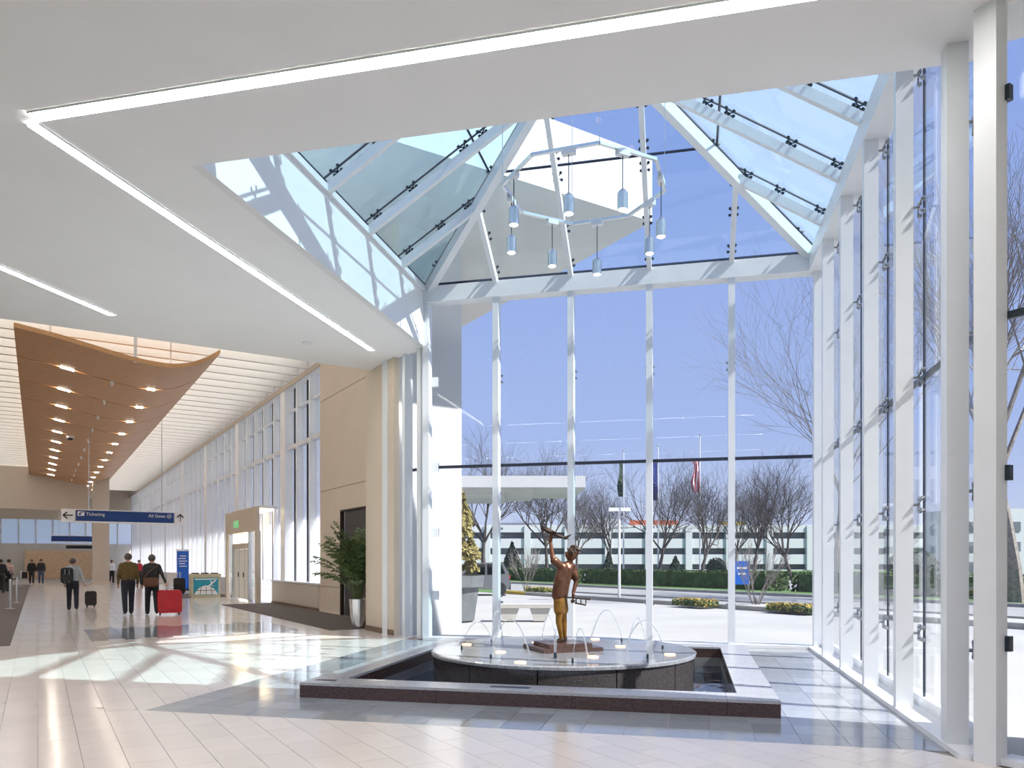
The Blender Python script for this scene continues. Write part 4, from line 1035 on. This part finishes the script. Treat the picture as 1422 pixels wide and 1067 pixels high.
md = thing('median', CW(20, 21.3), 'raised median strip with kerbs between the two roads', 'median', kind='structure')
MB().cbox(-40, 32.5, 20.25, 22.4, -.1, .06).build('paving', 'concrete_drive', md); MB().cbox(-40, 31, 20.0, 20.25, -.1, .12).build('kerb', 'kerb', md); MB().cbox(31, 33, 20.0, 20.25, -.1, .12).build('kerb', 'kerb_yellow', md); MB().cbox(-40, 33, 22.4, 22.6, -.1, .12).build('kerb', 'kerb', md)
k_ = MB().cbox(-60, 150, 29.6, 29.9, -.1, .1).build('kerb', 'kerb'); tag(k_, 'far kerb edging the lawn beyond the road', 'kerb', kind='structure')
o = MB().cbox(-60, 150, 29.9, 33.0, -.1, .04).build('lawn', 'grass'); tag(o, 'strip of green lawn in front of the hedge', 'lawn', kind='structure')

def leafy(mb, c, rad, n, size, seed, shape='ball'):
    rnd = random.Random(seed); c = Vector(c)
    for i in range(n):
        if shape == 'cone':
            h = rnd.random() ** 1.3; a = rnd.uniform(0, 6.28); rr = (1 - h) * rnd.uniform(.75, 1.05)
            p = Vector((math.cos(a) * rr * rad[0], math.sin(a) * rr * rad[1], h * rad[2])); nv = Vector((math.cos(a), math.sin(a), .5))
        elif shape == 'box':
            ax = rnd.choice((0, 1, 2, 2)); p = Vector([rnd.uniform(-1, 1) for _ in range(3)]); 
            p[ax] = (1 if ax == 2 else rnd.choice((-1, 1))); nv = Vector((0, 0, 0)); nv[ax] = p[ax]
            p = Vector((p.x * rad[0], p.y * rad[1], (p.z * .5 + .5) * rad[2])); 
        else:
            nv = Vector((rnd.gauss(0, 1), rnd.gauss(0, 1), rnd.gauss(0, 1))).normalized(); p = Vector((nv.x * rad[0], nv.y * rad[1], (nv.z * .5 + .5) * rad[2])) * rnd.uniform(.9, 1.05)
        nv = (nv.normalized() + Vector((rnd.uniform(-.7, .7), rnd.uniform(-.7, .7), rnd.uniform(-.5, .7)))).normalized()
        t = nv.orthogonal().normalized(); t = Matrix.Rotation(rnd.uniform(0, 6.28), 3, nv) @ t; b2 = nv.cross(t); s_ = size * rnd.uniform(.6, 1.3)
        yield c + p, t * s_, b2 * s_ * .55, nv * s_ * .3
def foliage(name, c, rad, n, size, seed, matn, parent=None, shape='ball', core=.86, rot=None):
    mb = MB(); c = Vector(c); R3 = rot or Matrix.Identity(3)
    for p, t, b2, nv in leafy(mb, (0, 0, 0), rad, n, size, seed, shape):
        p = c + R3 @ p; t = R3 @ t; b2 = R3 @ b2; nv = R3 @ nv
        mb.add([p - t, p - b2 + nv, p + t, p + b2 + nv], [(0, 1, 2, 3)])
    if shape == 'cone': mb.lathe([(rad[0] * core, 0), (rad[0] * core * .5, rad[2] * .5), (.01, rad[2] * .95)], c, 12)
    elif shape == 'box': mb.obox(c + UP * rad[2] * .5 * core, R3 @ Vector((rad[0] * .97, 0, 0)), R3 @ Vector((0, rad[1] * core, 0)), UP * rad[2] * .5 * core)
    else: mb.ball(c + UP * rad[2] * .5, 1, 10, (rad[0] * core, rad[1] * core, rad[2] * .5 * core))
    return mb.build(name, matn, parent)
R45 = Matrix((ND.cross(UP) * -1 if False else SD, ND * -1, UP)).transposed()
for s0, s1, lb, sd_ in ((2, 26, 'long clipped green hedge behind the lawn, right stretch', 1), (27.5, 44, 'clipped hedge behind the lawn, middle stretch behind the statue', 2), (46, 62, 'clipped hedge behind the lawn, left stretch near the planter', 3)):
    c = CW((s0 + s1) / 2, 34.2, 0)
    t = thing('hedge', c, lb, 'hedge', 'clipped hedges beyond the road')
    foliage('foliage', c, ((s1 - s0) / 2, .8, 1.0), 2600, .13, sd_, 'hedge', t, 'box', .93, R45)
def shrub(u, v, w, h, lb, sd_, shape='ball', matn='shrub_dark', n=900):
    p = gp(u, v); d = p.dot(FW); rw = w / 2 / FPX * d; hh = h / FPX * d
    t = thing('shrub', p, lb, 'shrub', 'evergreen shrubs in front of the parking garage')
    foliage('foliage', p + UP * .05, (rw, rw, hh), n, .10 * rw + .05, sd_, matn, t, shape)
    MB().tube([p, p + UP * hh * .4], [.06, .03], 6).build('stem', 'bark', t)
shrub(711, 805, 42, 50, 'largest dark evergreen shrub, between two mullions left of the statue', 11, 'cone')
shrub(845, 806, 28, 38, 'dark evergreen shrub just right of the statue', 12, 'cone')
shrub(938, 806, 32, 32, 'dark evergreen shrub between the two taller flagpoles', 13, 'cone')
shrub(995, 805, 26, 28, 'dark evergreen shrub left of the fourth mullion', 14)
shrub(1268, 806, 60, 40, 'dark evergreen shrub seen through the right glass wall', 15)

# bare trees
def bare_tree(name, pos, H, seed, label, lean=(0, 0), spread=1.0, levels=4, rtrunk=None, matn='bark', trunk_frac=.28, multi=False, group='bare winter trees'):
    rnd = random.Random(seed); pos = Vector(pos); t = thing(name, pos, label, 'tree', group)
    tr = MB(); br = MB(); r0 = rtrunk or H * .021
    def grow(mb, p, d, L, r, lv):
        pts = [p]; rr = [r]; q = p.copy(); dd = d.copy(); n = 4 if lv < 2 else 3
        for i in range(n):
            dd = (dd + Vector((rnd.gauss(0, .10), rnd.gauss(0, .10), rnd.gauss(.03, .06)))).normalized()
            q = q + dd * (L / n); pts.append(q.copy()); rr.append(max(.006, r * (1 - .55 * (i + 1) / n)))
        mb.tube(pts, rr, 6 if lv == 0 else (5 if lv == 1 else 3), cap=False)
        if lv >= levels: return
        nb = (6, 5, 5, 4)[lv] if not multi else (5, 4, 4, 3)[lv]
        for i in range(nb):
            tt = rnd.uniform(.35, 1.0) if lv else rnd.uniform(.72, 1.0)
            j = min(n - 1, int(tt * n)); p2 = pts[j].lerp(pts[j + 1], tt * n - j)
            a = rnd.uniform(0, 6.28); o_ = dd.orthogonal().normalized(); o_ = Matrix.Rotation(a, 3, dd) @ o_
            ang = rnd.uniform(.35, .85) * spread
            nd = (dd * math.cos(ang) + o_ * math.sin(ang)); nd.z += .12; nd.normalize()
            grow(br, p2, nd, L * rnd.uniform(.55, .78) if lv else H * rnd.uniform(.26, .40), max(.006, rr[j] * rnd.uniform(.5, .75)), lv + 1)
        grow(br, pts[-1], (dd + Vector((rnd.gauss(0, .15), rnd.gauss(0, .15), .1))).normalized(), L * .7 if lv else H * .36, rr[-1] * .8, lv + 1)
    if multi:
        for k in range(7):
            a = 6.28 * k / 7 + rnd.uniform(-.3, .3); grow(br, pos + Vector((math.cos(a), math.sin(a), 0)) * .1, Vector((math.cos(a) * .30, math.sin(a) * .30, 1)).normalized(), H * .45, r0, 1)
        tr.tube([pos, pos + UP * H * .12], [r0 * 2.4, r0 * 1.8], 6); tr.build('trunk', matn, t)
    else:
        grow(tr, pos, Vector((lean[0], lean[1], 1)).normalized(), H * trunk_frac, r0, 0); tr.build('trunk', matn, t)
    br.build('branches', matn, t)
    return t
def tree_px(u, vb, vtop, seed, label, **k):
    p = gp(u, vb); d = p.dot(FW); H = (vb - vtop) / FPX * d
    return bare_tree('bare_tree', p, H, seed, label, **k)
tree_px(757, 806, 628, 1, 'bare tree with thick trunk behind the raised model aeroplane', spread=1.15)
tree_px(912, 805, 640, 2, 'bare tree with dark forked limbs behind the middle flagpole', spread=1.1)
tree_px(975, 807, 650, 3, 'bare slender tree behind the red and white flag')
tree_px(1048, 804, 640, 4, 'bare tree between the fourth mullion and the corner', spread=1.1)
tree_px(1098, 806, 645, 5, 'bare tree just left of the far right corner post')
tree_px(848, 800, 668, 6, 'bare tree behind the white lamp post')
tree_px(672, 801, 600, 7, 'bare tall tree rising behind the golden conifer')
tree_px(1020, 797, 665, 8, 'smaller bare tree farther off near the garage')
tree_px(800, 797, 680, 21, 'small bare tree far behind the statue head')
tree_px(1165, 818, 350, 9, 'tall bare tree whose branches reach in beside the corner post', spread=1.05, trunk_frac=.33, rtrunk=.17, matn='bark_light')
tree_px(1412, 838, 130, 10, 'large bare tree with pale bark at the right edge', matn='bark_light', spread=.9, rtrunk=.30, trunk_frac=.30)
bare_tree('bare_sapling', gp(1050, 842), 2.5, 18, 'small multi-stemmed bare tree on the median', multi=True, rtrunk=.022, levels=3, spread=.6, matn='bark_light', group='small bare trees on the median')
bare_tree('bare_sapling', gp(731, 822), 2.6, 19, 'thin pale sapling on the median left of the statue', multi=True, rtrunk=.02, levels=3, spread=.6, matn='bark_light', group='small bare trees on the median')

# flower beds
def flowers(u, v, w, dp, n, lb, sd_):
    p = gp(u, v, .06); t = thing('flower_bed', p, lb, 'flower bed', 'yellow flower beds on the median')
    foliage('blooms', p, (w, dp, .22), n, .06, sd_, 'flower_yellow', t, 'box', .5, R45); foliage('greens', p, (w, dp, .16), n, .07, sd_ + 50, 'hedge', t, 'box', .8, R45)
flowers(965, 841, .75, .35, 260, 'yellow flower bed left of the fourth mullion', 31); flowers(1102, 849, .75, .35, 300, 'yellow flower bed by the right corner post', 32); flowers(752, 822.5, .9, .4, 240, 'yellow flower bed behind the statue', 33)

# parking garage
GD = 140
ga = thing('parking_garage', FW * GD, 'long white parking garage with dark open decks beyond the trees', 'building')
def gbox(name, u0, u1, z0, z1, dd0, dd1, m_):
    a0, a1 = (u0 - HX) / FPX * GD, (u1 - HX) / FPX * GD
    return MB().obox(RT * (a0 + a1) / 2 + FW * (GD + (dd0 + dd1) / 2) + UP * (z0 + z1) / 2, RT * (a1 - a0) / 2, FW * (dd1 - dd0) / 2, UP * (z1 - z0) / 2).build(name, m_, ga)
U0, U1 = 560, 1640
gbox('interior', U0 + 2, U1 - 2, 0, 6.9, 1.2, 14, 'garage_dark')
for z0, z1 in ((6.95, 8.3), (4.05, 5.8), (1.1, 2.9), (-.2, .1)): gbox('deck_band', U0, U1, z0, z1, 0, .8, 'garage_white')
u = U0
while u < U1:
    gbox('pier', u, u + 9, 0, 8.2, -.25, .9, 'garage_white'); u += 56
for i in range(14):
    uu = U0 + 20 + i * 75
    for z in (1.0, 3.9, 6.8): pass
gbox('roof_slab', U0, U1, 7.0, 7.2, .8, 14, 'garage_white')
gbox('stair_tower', 830, 862, 8.3, 9.6, 2, 6, 'garage_white'); gbox('stair_tower', 690, 760, 8.3, 8.9, 4, 7, 'garage_dark')
o = thing('roof_banner', FW * (GD + .5) + RT * 26 + UP * 8.3, 'coral red strip along the garage roof edge', 'roof strip')
MB().obox(FW * (GD + .4) + RT * ((908 - HX) / FPX * GD) + UP * 8.75, RT * 4.4, FW * .3, UP * .45).build('strip', 'coral', o)
o = MB().obox(FW * (GD + .4) + RT * ((1018 - HX) / FPX * GD) + UP * 8.6, RT * 2.4, FW * .3, UP * .3).build('roof_strip', 'kerb_yellow'); tag(o, 'ochre strip along the garage roof right of the coral one', 'roof strip')
# white tower seen at the right edge
tw_ = px(1352, 75); o = thing('office_block', tw_, 'white office block with window bands seen between the right columns', 'building')
MB().obox(tw_ + UP * 3.3, RT * 3.2, FW * 3, UP * 3.3).build('wall', 'garage_white', o)
for z in (1.1, 3.0, 4.9): MB().obox(tw_ - FW * 3.02 + UP * z, RT * 2.6, FW * .05, UP * .45).build('window', 'garage_dark', o)
# drop-off canopy
cn = thing('entrance_canopy', px(660, 44), 'white flat entrance canopy beyond the far glass', 'canopy')
c0 = px(620, 44); 
def ubox(name, u0, u1, v0, v1, d0, d1, m_, parent):
    dm = (d0 + d1) / 2; a0, a1 = (u0 - HX) / FPX * d0, (u1 - HX) / FPX * d0; z0, z1 = EYE + (HY - v0) / FPX * d0, EYE + (HY - v1) / FPX * d0
    return MB().obox(RT * (a0 + a1) / 2 + FW * dm + UP * (z0 + z1) / 2, RT * (a1 - a0) / 2, FW * (d1 - d0) / 2, UP * (z1 - z0) / 2).build(name, m_, parent)
ubox('fascia', 560, 813, 677, 661, 44, 52, 'exterior_white', cn); ubox('soffit_step', 560, 742, 683, 677, 44.5, 51.5, 'exterior_white', cn); ubox('soffit_step', 560, 700, 689, 683, 45, 51, 'exterior_white', cn)
ubox('column', 588, 606, 815, 689, 47, 47.8, 'exterior_white', cn)

# planter and conifer, bench
pq = gp(628, 862); pt = thing('large_planter', pq, 'tall tapered grey planter outside the far glass', 'planter')
MB().lathe([(.58, 0), (.60, .02), (.72, .88), (.84, .92), (.87, 1.22), (.80, 1.22), (.76, 1.1), (.01, 1.1)], pq, 32).build('pot', 'planter_grey', pt)
cf = thing('golden_conifer', pq + UP * 1.1, 'golden green conifer growing in the grey planter', 'plant')
random.seed(8)
for k in range(26):
    a_ = random.uniform(0, 6.28); z = random.uniform(1.2, 3.4); rr_ = .62 * (1 - (z - 1.2) / 3.2)
    foliage('bough', pq + UP * z + Vector((math.cos(a_), math.sin(a_), 0)) * rr_, (.26, .26, .5), 150, .085, 140 + k, 'conifer_gold', cf, 'cone', .45)
MB().tube([pq + UP * 1.1, pq + UP * 3.6], [.07, .02], 6).build('stem', 'bark', cf)
bq = gp(728, 862); be = thing('bench', bq, 'pale concrete bench with sloped supports outside the glass', 'bench')
MB().obox(bq + UP * .40, RT * .78, FW * .28, UP * .05).build('seat', 'bench_concrete', be)
for a in (-.42, .42):
    MB().slab([bq + RT * (a - .28) + UP * .35 - FW * .22, bq + RT * (a + .28) + UP * .35 - FW * .22, bq + RT * (a + .16) - FW * .22, bq + RT * (a - .16) - FW * .22], FW, .44).build('support', 'bench_concrete', be)

# car behind the mullion
cq = gp(676, 826); ca_ = thing('parked_car', cq, 'silver car parked beyond the planter, mostly hidden', 'car')
fx = lambda a, z: cq + RT * a + UP * (z - .03)
side = [(-2.2, .35), (-2.2, .8), (-1.3, .95), (-.7, 1.55), (.75, 1.6), (1.05, 1.15), (1.12, .5), (1.05, .32)]
MB().slab([fx(a, z) - FW * .85 for a, z in side], FW, 1.7).build('body', 'car_silver', ca_)
MB().slab([fx(a, z) - FW * .865 for a, z in ((-1.1, 1.0), (-.62, 1.48), (-.05, 1.5), (-.05, 1.0))], FW, 1.73).build('side_window', 'car_glass', ca_)
MB().slab([fx(a, z) - FW * .865 for a, z in ((.05, 1.0), (.05, 1.5), (.70, 1.52), (.90, 1.05))], FW, 1.73).build('side_window', 'car_glass', ca_)
MB().slab([fx(1.075, 1.12) - FW * .7, fx(1.075, 1.12) + FW * .7, fx(.80, 1.56) + FW * .65, fx(.80, 1.56) - FW * .65], RT, .02).build('rear_window', 'car_glass', ca_)
for a in (-1.45, .62):
    for f_ in (-.86, .68):
        MB().lathe([(.33, 0), (.33, .18)], cq + RT * a + UP * .30 + FW * (f_ + .18), 16, Matrix((RT, UP, FW * -1)).transposed().to_4x4()).build('wheel', 'tyre', ca_)
MB().obox(fx(1.10, .42), RT * .06, FW * .84, UP * .12).build('bumper', 'tyre', ca_)
for f_ in (-.72, .72): MB().obox(fx(1.11, .88) + FW * f_, RT * .02, FW * .06, UP * .09).build('tail_light', 'tail_red', ca_)

# lamp post and flagpoles
q = gp(860, 834); hz = EYE + (HY - 708) / FPX * q.dot(FW); lp = thing('lamp_post', q, 'white lamp post with double rectangular heads', 'lamp post')
MB().tube([q, q + UP * hz], [.06, .045], 8).build('pole', 'white_steel', lp); MB().obox(q + UP * .06, RT * .12, FW * .12, UP * .06).build('base', 'kerb', lp)
for a in (-1, 1): MB().obox(q + UP * hz + RT * a * .24, RT * .20, FW * .16, UP * .07).build('lamp_head', 'white_paint', lp)
def flagpole(u, vb, vt, flag, lb):
    q = gp(u, vb); d = q.dot(FW); hz = EYE + (HY - vt) / FPX * d
    t = thing('flagpole', q, lb, 'flagpole', 'flagpoles beyond the hedge')
    MB().tube([q, q + UP * hz], [.07, .04], 8).build('pole', 'white_steel', t); MB().ball(q + UP * (hz + .08), .10, 8).build('finial', 'steel', t)
    v0, v1, w, ms = flag; z1, z0 = EYE + (HY - v0) / FPX * d, EYE + (HY - v1) / FPX * d; wm = w / FPX * d
    fl = thing('flag', q + UP * z0, lb.replace('flagpole', 'flag hanging limp on the flagpole').replace('tallest ', ''), 'flag', 'flags on the flagpoles')
    n = len(ms)
    for i, mm in enumerate(ms):
        mb = MB(); a0, a1 = i / n, (i + 1) / n; K2 = 6
        for k in range(K2):
            za, zb = z1 + (z0 - z1) * k / K2, z1 + (z0 - z1) * (k + 1) / K2
            xo = lambda f_, kk: -RT * (wm * f_ * (1 - .25 * math.sin(kk * 1.1))) + FW * (.12 * math.sin(f_ * 9 + kk))
            pts = [q + UP * za + xo(a0, k) - RT * .08, q + UP * za + xo(a1, k) - RT * .08, q + UP * zb + xo(a1, k + 1) - RT * .08, q + UP * zb + xo(a0, k + 1) - RT * .08]
            mb.slab(pts, FW, .03)
        mb.build('stripe' if n > 1 else 'cloth', mm, fl)
flagpole(866, 805, 628, (640, 690, 6, ['shrub_dark']), 'left flagpole with a dark green flag beside the lamp post')
flagpole(914, 805, 620, (640, 695, 8, ['flag_blue']), 'middle flagpole with a dark blue flag')
flagpole(972, 806, 606, (640, 684, 9, ['flag_red', 'flag_white', 'flag_red', 'flag_white', 'flag_red']), 'tallest flagpole with a red and white striped flag')
q = gp(1030, 822); sgn = thing('road_sign', q, 'small blue road sign on the lawn by the hedge', 'sign')
MB().obox(q + UP * 1.0, RT * .42, FW * .03, UP * .62).build('panel', 'blue_kiosk', sgn)
for a in (-.36, .36): MB().tube([q + RT * a + FW * .05, q + RT * a + FW * .05 + UP * 1.6], .03, 6).build('post', 'steel', sgn)
MB().obox(q + UP * 1.25 - FW * .035, RT * .26, FW * .006, UP * .05).build('printed_line', 'sign_white', sgn); MB().obox(q + UP * .95 - FW * .035, RT * .20, FW * .006, UP * .05).build('printed_line', 'sign_white', sgn)
